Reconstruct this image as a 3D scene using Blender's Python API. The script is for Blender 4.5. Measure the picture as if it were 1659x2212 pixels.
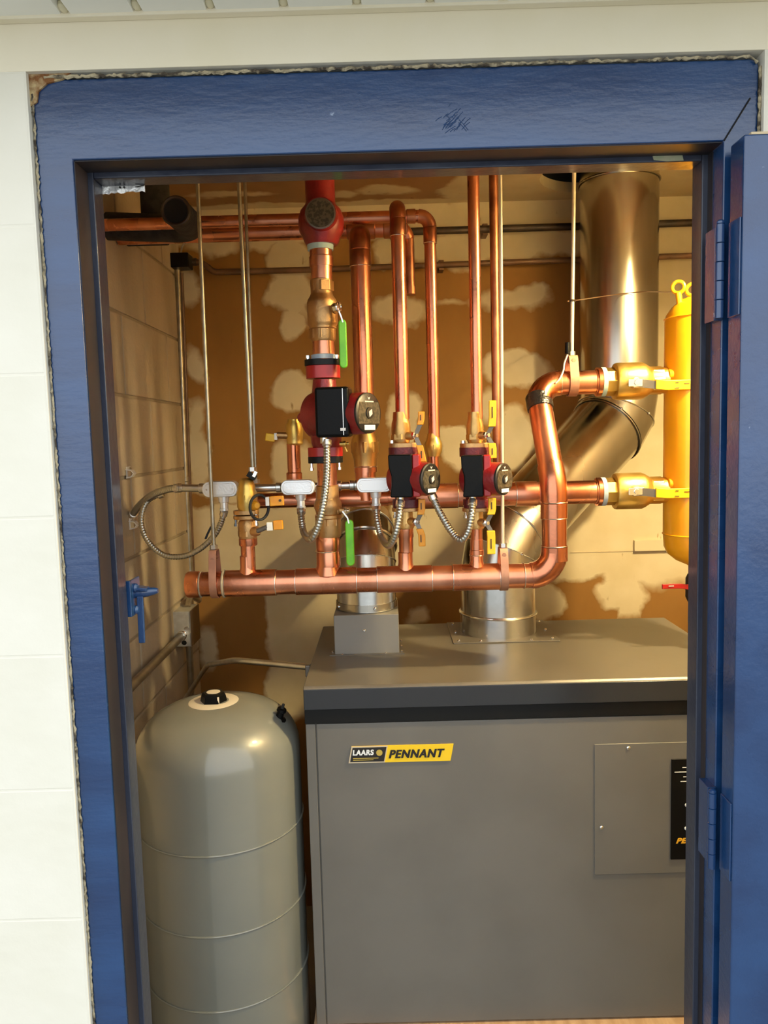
import bpy, bmesh, math, random
from mathutils import Vector, Matrix
random.seed(7)
for o in list(bpy.data.objects): bpy.data.objects.remove(o)
SC = bpy.context.scene
COL = SC.collection

# ------------------------------------------------------------------ camera
F, PX, PY = 1680.0, 829.5, 1106.0                 # focal length and centre for a 1659x2212 frame
CAM = Vector((0.0, -1.12, 1.62))
pit, yaw, rol = math.radians(5.48), math.radians(-.28), math.radians(-1.57)
FW = Vector((math.sin(yaw)*math.cos(pit), math.cos(yaw)*math.cos(pit), -math.sin(pit)))
_rt = Vector((math.cos(yaw), -math.sin(yaw), 0)); _up = _rt.cross(FW)
RT = math.cos(rol)*_rt + math.sin(rol)*_up
UP = -math.sin(rol)*_rt + math.cos(rol)*_up
cd = bpy.data.cameras.new('camera'); co = bpy.data.objects.new('camera', cd); COL.objects.link(co)
cd.sensor_fit = 'VERTICAL'; cd.sensor_height = 36; cd.sensor_width = 27; cd.lens = F/2212*36
cd.clip_start = .02
m = Matrix((RT, UP, -FW)).transposed().to_4x4(); m.translation = CAM; co.matrix_world = m
SC.camera = co

# ------------------------------------------------------------------ world / exposure
w = bpy.data.worlds.new('overcast'); SC.world = w; w.use_nodes = True
bg = w.node_tree.nodes['Background']; bg.inputs[0].default_value = (.92, .97, 1.0, 1); bg.inputs[1].default_value = 2.1
SC.view_settings.view_transform = 'Standard'; SC.view_settings.look = 'None'
SC.view_settings.gamma = 1; SC.view_settings.use_curve_mapping = False
SC.view_settings.exposure = 0.0
LAMP_STRENGTH = 3100.0

def at(px, py, Y):                                  # point of the plane y = Y seen at a photo pixel
    d = (px-PX)/F*RT - (py-PY)/F*UP + FW
    return CAM + d*((Y-CAM.y)/d.y)
def sz(px, Y): return px*(Y-CAM.y)/F                # pixels to metres at depth Y

# ------------------------------------------------------------------ materials
MATS = {}
def mat(name, col, rough=.5, metal=0, col2=None, nscale=8, nstr=(1,1,1), lo=.4, hi=.6, bump=0, bscale=60, bstr=(1,1,1),
        rvar=0, coat=0, emit=0, ndet=4, spec=None):
    M = bpy.data.materials.new(name); M.use_nodes = True; MATS[name] = M
    nt = M.node_tree; N = nt.nodes; L = nt.links; b = N['Principled BSDF']
    b.inputs['Base Color'].default_value = (*col, 1); b.inputs['Roughness'].default_value = rough
    b.inputs['Metallic'].default_value = metal
    if spec is not None: b.inputs['Specular IOR Level'].default_value = spec
    if coat: b.inputs['Coat Weight'].default_value = coat; b.inputs['Coat Roughness'].default_value = .08
    if emit:
        b.inputs['Emission Color'].default_value = (*col, 1); b.inputs['Emission Strength'].default_value = emit
    tc = N.new('ShaderNodeTexCoord')
    def noise(scale, stretch, det=4):
        mp = N.new('ShaderNodeMapping'); mp.inputs['Scale'].default_value = stretch
        n = N.new('ShaderNodeTexNoise'); n.inputs['Scale'].default_value = scale; n.inputs['Detail'].default_value = det
        L.new(tc.outputs['Object'], mp.inputs[0]); L.new(mp.outputs[0], n.inputs['Vector']); return n
    n = None
    if col2 is not None or rvar: n = noise(nscale, nstr, ndet)
    if col2 is not None:
        r = N.new('ShaderNodeValToRGB'); r.color_ramp.elements[0].position = lo; r.color_ramp.elements[1].position = hi
        r.color_ramp.elements[0].color = (*col, 1); r.color_ramp.elements[1].color = (*col2, 1)
        L.new(n.outputs['Fac'], r.inputs[0]); L.new(r.outputs[0], b.inputs['Base Color'])
    if rvar:
        mr = N.new('ShaderNodeMapRange'); mr.inputs['From Min'].default_value = .3; mr.inputs['From Max'].default_value = .7
        mr.inputs['To Min'].default_value = max(.03, rough-rvar); mr.inputs['To Max'].default_value = rough+rvar
        L.new(n.outputs['Fac'], mr.inputs[0]); L.new(mr.outputs[0], b.inputs['Roughness'])
    if bump:
        n2 = noise(bscale, bstr, 5); bp = N.new('ShaderNodeBump'); bp.inputs['Strength'].default_value = bump
        bp.inputs['Distance'].default_value = .01
        L.new(n2.outputs['Fac'], bp.inputs['Height']); L.new(bp.outputs[0], b.inputs['Normal'])
    return M
mat('copper', (.62, .225, .12), .29, 1, (.79, .35, .21), 14, (1,1,.4), .35, .65, rvar=.07, bump=.02, bscale=90)
mat('copper_dull', (.34, .13, .07), .38, 1, (.55, .24, .12), 16, (1,1,1), rvar=.08)
mat('copper_strap', (.42, .21, .14), .5, .7, (.55, .28, .18), 30)
mat('solder', (.86, .74, .62), .25, 1)
mat('solder_grey', (.33, .32, .25), .55, .5, (.5, .42, .3), 60)
mat('brass', (.58, .35, .12), .42, 1, (.74, .47, .18), 22, rvar=.08, bump=.05, bscale=220)
mat('brass_bright', (.72, .48, .12), .40, 1, (.80, .56, .18), 22, rvar=.06, bump=.04, bscale=220)
mat('bronze', (.50, .29, .12), .46, 1, (.62, .38, .17), 30, rvar=.08, bump=.08, bscale=260)
mat('steel', (.62, .60, .56), .28, 1, (.78, .76, .72), 20, (1,1,.2), rvar=.08)
mat('galv', (.44, .42, .37), .22, 1, (.58, .55, .49), 9, (1,1,.15), .3, .7, rvar=.1, bump=.03, bscale=30, bstr=(1,1,.1))
mat('galv_box', (.52, .50, .44), .4, .4, (.62, .60, .54), 40)
mat('galv_bright', (.72, .72, .70), .22, 1, (.84, .84, .82), 14, (1,1,.15), rvar=.08, bump=.03, bscale=40)
mat('zinc_rod', (.34, .30, .22), .36, .85, (.44, .39, .30), 30)
mat('rod_pale', (.72, .66, .52), .4, .5)
mat('chrome', (.9, .9, .9), .12, 1)
mat('aluminium', (.86, .87, .86), .35, .6, (.92, .93, .92), 20, bump=.05, bscale=200)
mat('alu_cover', (.93, .94, .93), .3, .35)
mat('emt', (.60, .60, .57), .3, 1, (.72, .72, .70), 25)
mat('flex', (.50, .49, .44), .32, 1)
mat('black_iron', (.028, .018, .012), .5, .2, (.06, .035, .02), 20)
mat('brown_pipe', (.11, .055, .025), .5, .25, (.17, .09, .045), 15)
mat('foam', (.012, .010, .009), .85, 0, (.03, .026, .022), 40, bump=.2, bscale=200)
mat('red_paint', (.17, .005, .008), .34, 0, (.25, .010, .012), 18, bump=.1, bscale=180, coat=.15)
mat('red_bright', (.36, .010, .010), .34, 0, coat=.1)
mat('red_dark', (.09, .005, .009), .4, 0, (.13, .008, .012), 20, bump=.12, bscale=200)
mat('black_plastic', (.004, .004, .004), .32, 0, spec=.12, bump=.03, bscale=250)
mat('black_metal', (.007, .007, .007), .4, 0, spec=.2)
mat('rubber', (.01, .01, .01), .7, 0)
mat('dial_face', (.075, .060, .040), .45, 0, (.025, .020, .014), 160, lo=.45, hi=.55)
mat('dial_rim', (.012, .010, .009), .4)
mat('white_label', (.88, .86, .80), .5)
mat('pink_mark', (.75, .62, .55), .4)
mat('yellow_vinyl', (.80, .46, .008), .38, 0, (.88, .54, .015), 30)
mat('orange_vinyl', (.72, .27, .008), .4, 0, (.78, .34, .015), 30)
mat('green_vinyl', (.12, .46, .012), .32, 0, (.16, .55, .016), 30)
mat('vinyl_print', (.05, .025, .008), .5)
mat('yellow_tank', (.92, .40, .004), .38, 0, (.94, .43, .006), 6, coat=.3)
mat('teal_tape', (.42, .55, .50), .6)
mat('blue_tape', (.38, .46, .55), .55)
mat('black_tape', (.010, .009, .010), .3, bump=.5, bscale=60)
mat('grey_enamel', (.165, .170, .147), .36, 0, (.188, .192, .165), 3, rvar=.05, coat=.9, bump=.015, bscale=14)
mat('cabinet', (.135, .125, .108), .42, .0, (.15, .139, .12), 5, rvar=.03, bump=.012, bscale=300)
mat('cabinet_top', (.13, .112, .09), .36, .25, (.15, .13, .105), 8, rvar=.04)
mat('cabinet_band', (.04, .042, .048), .2, .35)
mat('cabinet_box', (.24, .225, .20), .45, .2)
mat('steel_dark', (.16, .14, .12), .4, .6)
mat('beige_plate', (.62, .54, .42), .5)
mat('badge_yellow', (.86, .56, .01), .4)
mat('badge_black', (.012, .009, .007), .4)
mat('badge_tan', (.62, .50, .33), .45)
mat('badge_gold', (.50, .36, .06), .4)
mat('print_white', (.85, .85, .82), .5)
mat('print_orange', (.85, .42, .02), .5)
mat('ply', (.42, .26, .14), .6, 0, (.52, .34, .2), 10, (6,1,1))
mat('paving', (.22, .215, .20), .9, 0, (.27, .265, .245), 3, bump=.2, bscale=40)
mat('concrete', (.26, .25, .23), .85, 0, (.33, .32, .29), 3, bump=.2, bscale=40)
mat('block_paint', (.73, .70, .59), .55, 0, (.77, .74, .64), 4, bump=.12, bscale=35)
mat('block_raw', (.40, .315, .20), .85, 0, (.56, .455, .31), 3.2, (1,1.6,.5), .35, .68, bump=.3, bscale=90)
mat('mortar', (.36, .29, .19), .9, 0, bump=.3, bscale=90)
mat('soffit_vinyl', (.84, .84, .76), .5, 0, (.87, .87, .80), 4)
mat('soffit_groove', (.70, .64, .44), .55)
mat('cream_trim_bounce', (.79, .72, .53), .55, 0, (.82, .75, .58), 5, bump=.08, bscale=30)
mat('drywall_plain', (.66, .55, .36), .85, 0, (.72, .61, .42), 5)
mat('dark_void', (.006, .005, .004), .95)
mat('porcelain', (.85, .84, .80), .2)
mat('bulb', (1.0, .80, .42), .3, emit=LAMP_STRENGTH)
mat('foil', (.97, .96, .93), .3, .35, (.85, .85, .80), 60, (1,1,3), .55, .66, bump=.5, bscale=70)
mat('chip_green', (.33, .36, .22), .6, 0, (.42, .40, .26), 50)
mat('paint_scuff', (.33, .40, .48), .5, 0, (.20, .26, .36), 90)
mat('caulk', (.46, .39, .25), .8, 0, (.06, .045, .03), 60, (1,1,1), .45, .62, bump=.6, bscale=120)
mat('rust', (.22, .09, .025), .9, 0, (.55, .42, .22), 60, lo=.45, hi=.62, bump=.6, bscale=150)
mat('joint_tan', (.60, .48, .30), .8)
mat('wire_copper', (.42, .25, .13), .4, .8)

# old glossy blue enamel: brush strokes, runs and small scuffs
def blue_mat(name, stretch):
    M = mat(name, (.012, .040, .130), .25, 0)
    nt = M.node_tree; N = nt.nodes; L = nt.links; b = N['Principled BSDF']
    b.inputs['Coat Weight'].default_value = .6; b.inputs['Coat Roughness'].default_value = .2; b.inputs['Coat IOR'].default_value = 1.6
    tc = N.new('ShaderNodeTexCoord')
    def nz(scale, st, det=5):
        mp = N.new('ShaderNodeMapping'); mp.inputs['Scale'].default_value = st
        n = N.new('ShaderNodeTexNoise'); n.inputs['Scale'].default_value = scale; n.inputs['Detail'].default_value = det
        L.new(tc.outputs['Object'], mp.inputs[0]); L.new(mp.outputs[0], n.inputs['Vector']); return n
    a = nz(10, stretch); r = N.new('ShaderNodeValToRGB')
    r.color_ramp.elements[0].color = (.006, .030, .105, 1); r.color_ramp.elements[1].color = (.011, .054, .165, 1)
    r.color_ramp.elements[0].position = .3; r.color_ramp.elements[1].position = .7
    L.new(a.outputs['Fac'], r.inputs[0])
    c = nz(26, (1, 1, 1), 8); r2 = N.new('ShaderNodeValToRGB')                 # small pale nicks
    r2.color_ramp.elements[0].position = .735; r2.color_ramp.elements[1].position = .76
    L.new(c.outputs['Fac'], r2.inputs[0])
    mx = N.new('ShaderNodeMixRGB'); mx.inputs[2].default_value = (.25, .32, .45, 1)
    L.new(r2.outputs[0], mx.inputs[0]); L.new(r.outputs[0], mx.inputs[1]); L.new(mx.outputs[0], b.inputs['Base Color'])
    s = nz(60, stretch, 8); s2 = nz(170, (1, 1, 1), 3); ad = N.new('ShaderNodeMath'); ad.operation = 'MULTIPLY_ADD'
    ad.inputs[1].default_value = .35; L.new(s2.outputs['Fac'], ad.inputs[0]); L.new(s.outputs['Fac'], ad.inputs[2])
    bp = N.new('ShaderNodeBump'); bp.inputs['Strength'].default_value = .17; bp.inputs['Distance'].default_value = .006
    L.new(ad.outputs[0], bp.inputs['Height']); L.new(bp.outputs[0], b.inputs['Normal'])
    mr = N.new('ShaderNodeMapRange'); mr.inputs['To Min'].default_value = .16; mr.inputs['To Max'].default_value = .40
    L.new(a.outputs['Fac'], mr.inputs[0]); L.new(mr.outputs[0], b.inputs['Roughness'])
    return M
mat('stop_shade', (.012, .017, .038), .42, 0, (.030, .037, .060), 9, (1,1,.12), .42, .62, bump=.12, bscale=60, rvar=.1, coat=.35)  # frame blue darkened for the stops: inner shade painted into the colour
mat('rebate_shade', (.012, .011, .016), .5, 0, (.03, .024, .026), 14, (1,1,.2))  # near black for the rebate strips, painted shade
blue_mat('blue_head', (.4, 1, 1.8)); blue_mat('blue_jamb', (1.4, 1, .6)); blue_mat('blue_door', (1, 1, 1))

# unpainted gypsum board with smears of joint compound at the seams and fixings
def board_mat(name, paper, paper2, mud, mud2, shapes, cuts, axes):
    M = bpy.data.materials.new(name); M.use_nodes = True; MATS[name] = M
    nt = M.node_tree; N = nt.nodes; L = nt.links; b = N['Principled BSDF']; b.inputs['Roughness'].default_value = .8
    tc = N.new('ShaderNodeTexCoord')
    def nz(scale, det=4, stretch=(1,1,1)):
        mp = N.new('ShaderNodeMapping'); mp.inputs['Scale'].default_value = stretch
        n = N.new('ShaderNodeTexNoise'); n.inputs['Scale'].default_value = scale; n.inputs['Detail'].default_value = det
        L.new(tc.outputs['Object'], mp.inputs[0]); L.new(mp.outputs[0], n.inputs['Vector']); return n
    def vm(op, a, v):
        n = N.new('ShaderNodeVectorMath'); n.operation = op
        L.new(a, n.inputs[0])
        if isinstance(v, tuple): n.inputs[1].default_value = v
        elif v is not None: L.new(v, n.inputs[1])
        return n
    def mth(op, a, c=None):
        n = N.new('ShaderNodeMath'); n.operation = op
        for i, x in enumerate((a, c)):
            if x is None: continue
            if isinstance(x, (int, float)): n.inputs[i].default_value = x
            else: L.new(x, n.inputs[i])
        return n.outputs[0]
    n1 = nz(7, 3); n2 = nz(34, 3)
    d1 = vm('MULTIPLY', vm('SUBTRACT', n1.outputs['Color'], (.5,.5,.5)).outputs[0], (.10,.10,.10))
    d2 = vm('MULTIPLY', vm('SUBTRACT', n2.outputs['Color'], (.5,.5,.5)).outputs[0], (.022,.022,.022))
    p = vm('ADD', vm('ADD', tc.outputs['Object'], d1.outputs[0]).outputs[0], d2.outputs[0]).outputs[0]
    def field(sh):
        acc = None
        for k, c, r in sh:
            c3 = [0,0,0]; r3 = [0,0,0]
            for ax, cc, rr in zip(axes, c, r): c3[ax] = cc; r3[ax] = 1/rr
            q = vm('MULTIPLY', vm('SUBTRACT', p, tuple(c3)).outputs[0], tuple(r3)).outputs[0]
            if k == 'e':
                l = N.new('ShaderNodeVectorMath'); l.operation = 'LENGTH'; L.new(q, l.inputs[0]); v = l.outputs['Value']
            else:
                a_ = vm('ABSOLUTE', q, None).outputs[0]; s = N.new('ShaderNodeSeparateXYZ'); L.new(a_, s.inputs[0])
                v = mth('MAXIMUM', s.outputs[axes[0]], s.outputs[axes[1]])
            v = mth('MULTIPLY', mth('SUBTRACT', 1.0, v), min(r))          # signed distance in metres
            acc = v if acc is None else mth('MAXIMUM', acc, v)
        return acc
    f = field(shapes)
    if cuts: f = mth('MINIMUM', f, mth('MULTIPLY', field(cuts), -1.0))
    mr = N.new('ShaderNodeMapRange'); mr.inputs['From Min'].default_value = -.004; mr.inputs['From Max'].default_value = .012
    L.new(f, mr.inputs[0])
    def ramp(n, c1, c2, lo, hi):
        r = N.new('ShaderNodeValToRGB'); r.color_ramp.elements[0].position = lo; r.color_ramp.elements[1].position = hi
        r.color_ramp.elements[0].color = (*c1, 1); r.color_ramp.elements[1].color = (*c2, 1); L.new(n.outputs['Fac'], r.inputs[0]); return r
    rp = ramp(nz(5, 5, (1,1,.5)), paper, paper2, .35, .65); rm = ramp(nz(9, 5), mud, mud2, .35, .7)
    mx = N.new('ShaderNodeMixRGB'); L.new(mr.outputs[0], mx.inputs[0]); L.new(rp.outputs[0], mx.inputs[1]); L.new(rm.outputs[0], mx.inputs[2])
    # dark scuffs and drips
    rs = ramp(nz(24, 6, (1,1,.35)), (1,1,1), (.45,.33,.2), .71, .76)
    m2 = N.new('ShaderNodeMixRGB'); m2.blend_type = 'MULTIPLY'; m2.inputs[0].default_value = 1
    L.new(mx.outputs[0], m2.inputs[1]); L.new(rs.outputs[0], m2.inputs[2]); L.new(m2.outputs[0], b.inputs['Base Color'])
    bp = N.new('ShaderNodeBump'); bp.inputs['Strength'].default_value = .5; bp.inputs['Distance'].default_value = .003
    L.new(mr.outputs[0], bp.inputs['Height']); L.new(bp.outputs[0], b.inputs['Normal'])
    return M

# ------------------------------------------------------------------ mesh helpers
def frame(ax):
    ax = Vector(ax).normalized(); t = Vector((0,0,1)) if abs(ax.z) < .9 else Vector((0,1,0))
    u = t.cross(ax).normalized(); return u, ax.cross(u).normalized(), ax
def fillet(pts, r, n=8):
    pts = [Vector(p) for p in pts]; out = [pts[0]]
    for i in range(1, len(pts)-1):
        a, b, c = pts[i-1], pts[i], pts[i+1]; d1 = (a-b).normalized(); d2 = (c-b).normalized()
        ang = d1.angle(d2)
        if ang > 3.1: out.append(b); continue
        rr = r if not isinstance(r, (list, tuple)) else r[i-1]
        t = min(rr/math.tan(ang/2), .49*(a-b).length if i > 1 else .98*(a-b).length, .49*(c-b).length if i < len(pts)-2 else .98*(c-b).length)
        rr = t*math.tan(ang/2); ce = b+(d1+d2).normalized()*(rr/math.sin(ang/2))
        p0 = b+d1*t; p1 = b+d2*t; v0 = p0-ce; v1 = p1-ce; A = v0.angle(v1); axn = v0.cross(v1).normalized()
        for k in range(n+1):
            out.append(ce+Matrix.Rotation(A*k/n, 3, axn)@v0)
    out.append(pts[-1]); return out
def spline(pts, n=12):
    P = [Vector(p) for p in pts]; P = [P[0]*2-P[1]]+P+[P[-1]*2-P[-2]]; out = []
    for i in range(1, len(P)-2):
        for k in range(n):
            t = k/n; a, b, c, d = P[i-1:i+3]
            out.append(.5*((2*b)+(c-a)*t+(2*a-5*b+4*c-d)*t*t+(3*b-a-3*c+d)*t**3))
    out.append(P[-2]); return out
class MB:
    def __init__(s): s.v = []; s.f = []
    def add(s, vs, fs):
        o = len(s.v); s.v += [Vector(x) for x in vs]; s.f += [tuple(i+o for i in f) for f in fs]; return s
    def box(s, c, d, rz=0, R=None):
        c = Vector(c); h = Vector(d)/2; R = R or Matrix.Rotation(rz, 3, 'Z')
        vs = [c+R@Vector((sx*h.x, sy*h.y, sz_*h.z)) for sz_ in (-1,1) for sy in (-1,1) for sx in (-1,1)]
        return s.add(vs, [(0,2,3,1),(4,5,7,6),(0,1,5,4),(2,6,7,3),(0,4,6,2),(1,3,7,5)])
    def bb(s, x0, x1, y0, y1, z0, z1): return s.box(((x0+x1)/2,(y0+y1)/2,(z0+z1)/2), (abs(x1-x0),abs(y1-y0),abs(z1-z0)))
    def rings(s, rs, cap=True, loop=False):
        n = len(rs[0]); o = len(s.v); fs = []
        for r in rs: s.v += r
        m = len(rs)
        for i in range(m if loop else m-1):
            a = o+i*n; b = o+((i+1) % m)*n
            for k in range(n): fs.append((a+k, a+(k+1) % n, b+(k+1) % n, b+k))
        if cap and not loop: fs += [tuple(o+k for k in range(n-1,-1,-1)), tuple(o+(m-1)*n+k for k in range(n))]
        s.f += fs; return s
    def tube(s, pts, r, n=20, cap=True, loop=False, t0=None, t1=None):
        pts = [Vector(p) for p in pts]; m = len(pts); T = []
        for i in range(m):
            if loop: t = (pts[(i+1) % m]-pts[i-1])
            else:
                t = Vector((0,0,0))
                if i > 0: t += (pts[i]-pts[i-1]).normalized()
                if i < m-1: t += (pts[i+1]-pts[i]).normalized()
            T.append(t.normalized())
        if t0 is not None: T[0] = Vector(t0).normalized()
        if t1 is not None: T[-1] = Vector(t1).normalized()
        u, v, _ = frame(T[0]); rs = []
        for i in range(m):
            if i:
                q = T[i-1].rotation_difference(T[i]); u = q@u; v = q@v
            rr = r(i/(m-1)) if callable(r) else (r[i] if isinstance(r, (list, tuple)) else r)
            k_ = 1.0
            if 0 < i < m-1 and not loop:                       # mitre
                k_ = 1/max(.5, math.cos(T[i].angle((pts[i+1]-pts[i]).normalized())))
            rs.append([pts[i]+rr*(math.cos(2*math.pi*k/n)*u+math.sin(2*math.pi*k/n)*v) for k in range(n)])
        return s.rings(rs, cap, loop)
    def lathe(s, o, ax, prof, n=24, cap=True):
        u, v, w_ = frame(ax); o = Vector(o)
        return s.rings([[o+w_*t+max(r, .0002)*(math.cos(2*math.pi*k/n)*u+math.sin(2*math.pi*k/n)*v) for k in range(n)] for t, r in prof], cap)
    def prism(s, poly, o, u, v, th):
        u = Vector(u).normalized(); v = Vector(v).normalized(); w_ = u.cross(v); o = Vector(o); n = len(poly)
        a = [o+u*x+v*y for x, y in poly]; b = [p+w_*th for p in a]
        return s.add(a+b, [tuple(range(n-1,-1,-1)), tuple(range(n,2*n))]+[(i,(i+1) % n,n+(i+1) % n,n+i) for i in range(n)])
    def strip(s, pts, wdir, width, th):                        # flat bar bent along pts
        pts = [Vector(p) for p in pts]; wd = Vector(wdir).normalized(); rs = []
        for i, p in enumerate(pts):
            t = Vector((0,0,0))
            if i: t += (p-pts[i-1]).normalized()
            if i < len(pts)-1: t += (pts[i+1]-p).normalized()
            nrm = wd.cross(t).normalized(); wv = t.cross(nrm).normalized() if False else wd
            W = width[i] if isinstance(width, (list, tuple)) else width
            rs.append([p+wv*W/2+nrm*th/2, p-wv*W/2+nrm*th/2, p-wv*W/2-nrm*th/2, p+wv*W/2-nrm*th/2])
        return s.rings(rs)
    def torus(s, c, ax, R, r, n=32, k=8):
        u, v, _ = frame(ax); c = Vector(c)
        return s.tube([c+R*(math.cos(2*math.pi*i/n)*u+math.sin(2*math.pi*i/n)*v) for i in range(n)], r, k, loop=True)
    def ball(s, c, r, n=12, sx=(1,1,1)):
        c = Vector(c); rs = []
        for i in range(n//2+1):
            t = math.pi*i/(n//2); rr = max(r*math.sin(t), r*.001)
            rs.append([c+Vector((rr*math.cos(2*math.pi*k/n)*sx[0], rr*math.sin(2*math.pi*k/n)*sx[1], -r*math.cos(t)*sx[2])) for k in range(n)])
        return s.rings(rs)
    def build(s, name, material, parent=None, smooth=38, bevel=0, kind=None, bseg=2, label=None):
        me = bpy.data.meshes.new(name); o = bpy.data.objects.new(name, me); COL.objects.link(o)
        if parent is not None: base = ORG[parent.name]
        else:
            xs = [p.x for p in s.v]; ys = [p.y for p in s.v]; zs = [p.z for p in s.v]
            base = Vector(((min(xs)+max(xs))/2, (min(ys)+max(ys))/2, min(zs)))
        me.from_pydata([tuple(p-base) for p in s.v], [], s.f)
        bm = bmesh.new(); bm.from_mesh(me); bmesh.ops.recalc_face_normals(bm, faces=bm.faces); bm.to_mesh(me); bm.free()
        me.materials.append(MATS[material])
        if smooth:
            me.polygons.foreach_set('use_smooth', [True]*len(me.polygons)); me.set_sharp_from_angle(angle=math.radians(smooth))
        if bevel:
            b = o.modifiers.new('bevel', 'BEVEL'); b.width = bevel; b.segments = bseg; b.limit_method = 'ANGLE'; b.harden_normals = True
        if parent is not None: o.parent = parent
        else: o.location = base
        ORG[o.name] = base
        if kind: o['kind'] = kind
        if label: o['label'] = label
        return o
ORG = {}
def tag(o, label, cat, group=None, kind=None):
    o['label'] = label; o['category'] = cat
    if group: o['group'] = group
    if kind: o['kind'] = kind
    return o
def thing(name, label, cat, loc, group=None, kind=None):
    o = bpy.data.objects.new(name, None); COL.objects.link(o); o.location = loc; o.empty_display_size = .03
    ORG[o.name] = Vector(loc); return tag(o, label, cat, group, kind)
def vprof(px, Y, prof, ymid=None):                  # (pixel row, half width) list -> base point and lathe profile on a vertical axis
    ys = [a for a, b in prof]; ym = ymid or (min(ys)+max(ys))/2
    x = at(px, ym, Y).x; z = [at(px, a, Y).z for a, b in prof]
    return Vector((x, Y, 0)), [(zz, sz(b, Y)) for zz, (a, b) in zip(z, prof)]
def vl(px, Y, prof, n=24, ymid=None):
    o, p = vprof(px, Y, prof, ymid); return MB().lathe(o, (0,0,1), p, n)
def hprof(py, Y, prof):
    xm = sum(a for a, b in prof)/len(prof); z = at(xm, py, Y).z
    return Vector((0, Y, z)), [(at(a, py, Y).x, sz(b, Y)) for a, b in prof]
def hl(py, Y, prof, n=24):
    o, p = hprof(py, Y, prof); return MB().lathe(o, (1,0,0), p, n)
def text_mesh(name, body, o, width, height, material, parent, shear=0, bold=.0, depth=.0006, thick=0):
    cu = bpy.data.curves.new(name, 'FONT'); cu.body = body; cu.size = 1; cu.shear = shear; cu.offset = bold; cu.space_character = 1.14; cu.extrude = .001
    t = bpy.data.objects.new('tmp', cu); COL.objects.link(t)
    dg = bpy.context.evaluated_depsgraph_get(); me = bpy.data.meshes.new_from_object(t.evaluated_get(dg))
    bpy.data.objects.remove(t); bpy.data.curves.remove(cu)
    xs = [v.co.x for v in me.vertices]; ys = [v.co.y for v in me.vertices]
    sx = width/(max(xs)-min(xs)); sy = height/(max(ys)-min(ys)); base = ORG[parent.name]; zs = [v.co.z for v in me.vertices]
    z0 = min(zs); zr = (max(zs)-z0) or 1
    for v in me.vertices:
        x = (v.co.x-min(xs))*sx; y = (v.co.y-min(ys))*sy; z = (v.co.z-z0)/zr
        v.co = Vector(o)+Vector((x, -z*depth, y))-base
    if thick:                                       # heavier strokes: the letter laid twice, a hair apart
        b2 = bmesh.new(); b2.from_mesh(me); g = bmesh.ops.duplicate(b2, geom=b2.verts[:]+b2.edges[:]+b2.faces[:])
        for e in g['geom']:
            if isinstance(e, bmesh.types.BMVert): e.co.x += thick; e.co.y -= .00005
        b2.to_mesh(me); b2.free()
    me.materials.clear(); me.materials.append(MATS[material])
    ob = bpy.data.objects.new(name, me); COL.objects.link(ob); ob.parent = parent; ORG[ob.name] = base; return ob

# ================================================================== THE SETTING
YB, XL, XR, ZC = 1.45, -.65, 1.05, 2.36           # back wall, left wall, right wall, room ceiling
WF, WBK = -.012, .09                                # outer and inner face of the front wall
FL0, FL1, FR1, FR0 = -.474, -.424, .478, .525       # frame outer / inner edges left, inner / outer right
HZ0, HZ1 = 2.015, 2.122                             # underside and top of the frame head
SOF = 2.193
# ---- outside: front wall of painted block
wf = MB().bb(-2.2, FL0-.002, WF+.0005, WBK, 0, SOF).bb(FR0+.002, 2.2, WF+.0005, WBK, 0, SOF).bb(FL0-.002, FR0+.002, WF+.002, WBK, HZ1+.006, SOF+.3)
wf.bb(-2.2, FL0-.002, WF+.004, WBK, SOF, SOF+.3).bb(FR0+.002, 2.2, WF+.004, WBK, SOF, SOF+.3)
wall_front = tag(wf.build('wall_front', 'block_paint'), 'cream white painted block wall around the blue door frame', 'wall', kind='structure')
def block_mesh(name, w_, d_, h_, bev):
    bm = bmesh.new(); bmesh.ops.create_cube(bm, size=1)
    for v in bm.verts: v.co = Vector((v.co.x*w_, v.co.y*d_, v.co.z*h_))
    bmesh.ops.bevel(bm, geom=bm.edges[:], offset=bev, segments=2, affect='EDGES', profile=.6)
    me = bpy.data.meshes.new(name); bm.to_mesh(me); bm.free()
    return me
J = .002
bm_full = block_mesh('block', .4-J, .008, .203-J, .0016); bm_half = block_mesh('half_block', .197-J, .008, .203-J, .0016)
for mm in (bm_full, bm_half): mm.materials.append(MATS['block_paint'])
def put(me, name, c, parent):
    o = bpy.data.objects.new(name, me); COL.objects.link(o); o.parent = parent; o.location = Vector(c)-ORG[parent.name]; return o
for k in range(-1, 7):
    zc = .91+.203*k+.1015-.203
    if zc < .3: continue
    for side in (-1, 1):
        e = FL0-.003 if side < 0 else FR0+.003
        if k % 2: put(bm_half, 'block', (e+side*.0985, WF+.004, zc), wall_front); put(bm_full, 'block', (e+side*(.197+.2), WF+.004, zc), wall_front)
        else: put(bm_full, 'block', (e+side*.2, WF+.004, zc), wall_front); put(bm_full, 'block', (e+side*.6, WF+.004, zc), wall_front)
# smooth lintel band; warm light bounced by the soffit is put into its cream
MB().bb(-2.2, 2.2, WF, WF+.01, HZ1+.006, SOF).build('lintel_band', 'cream_trim_bounce', wall_front, bevel=.001)
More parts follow.
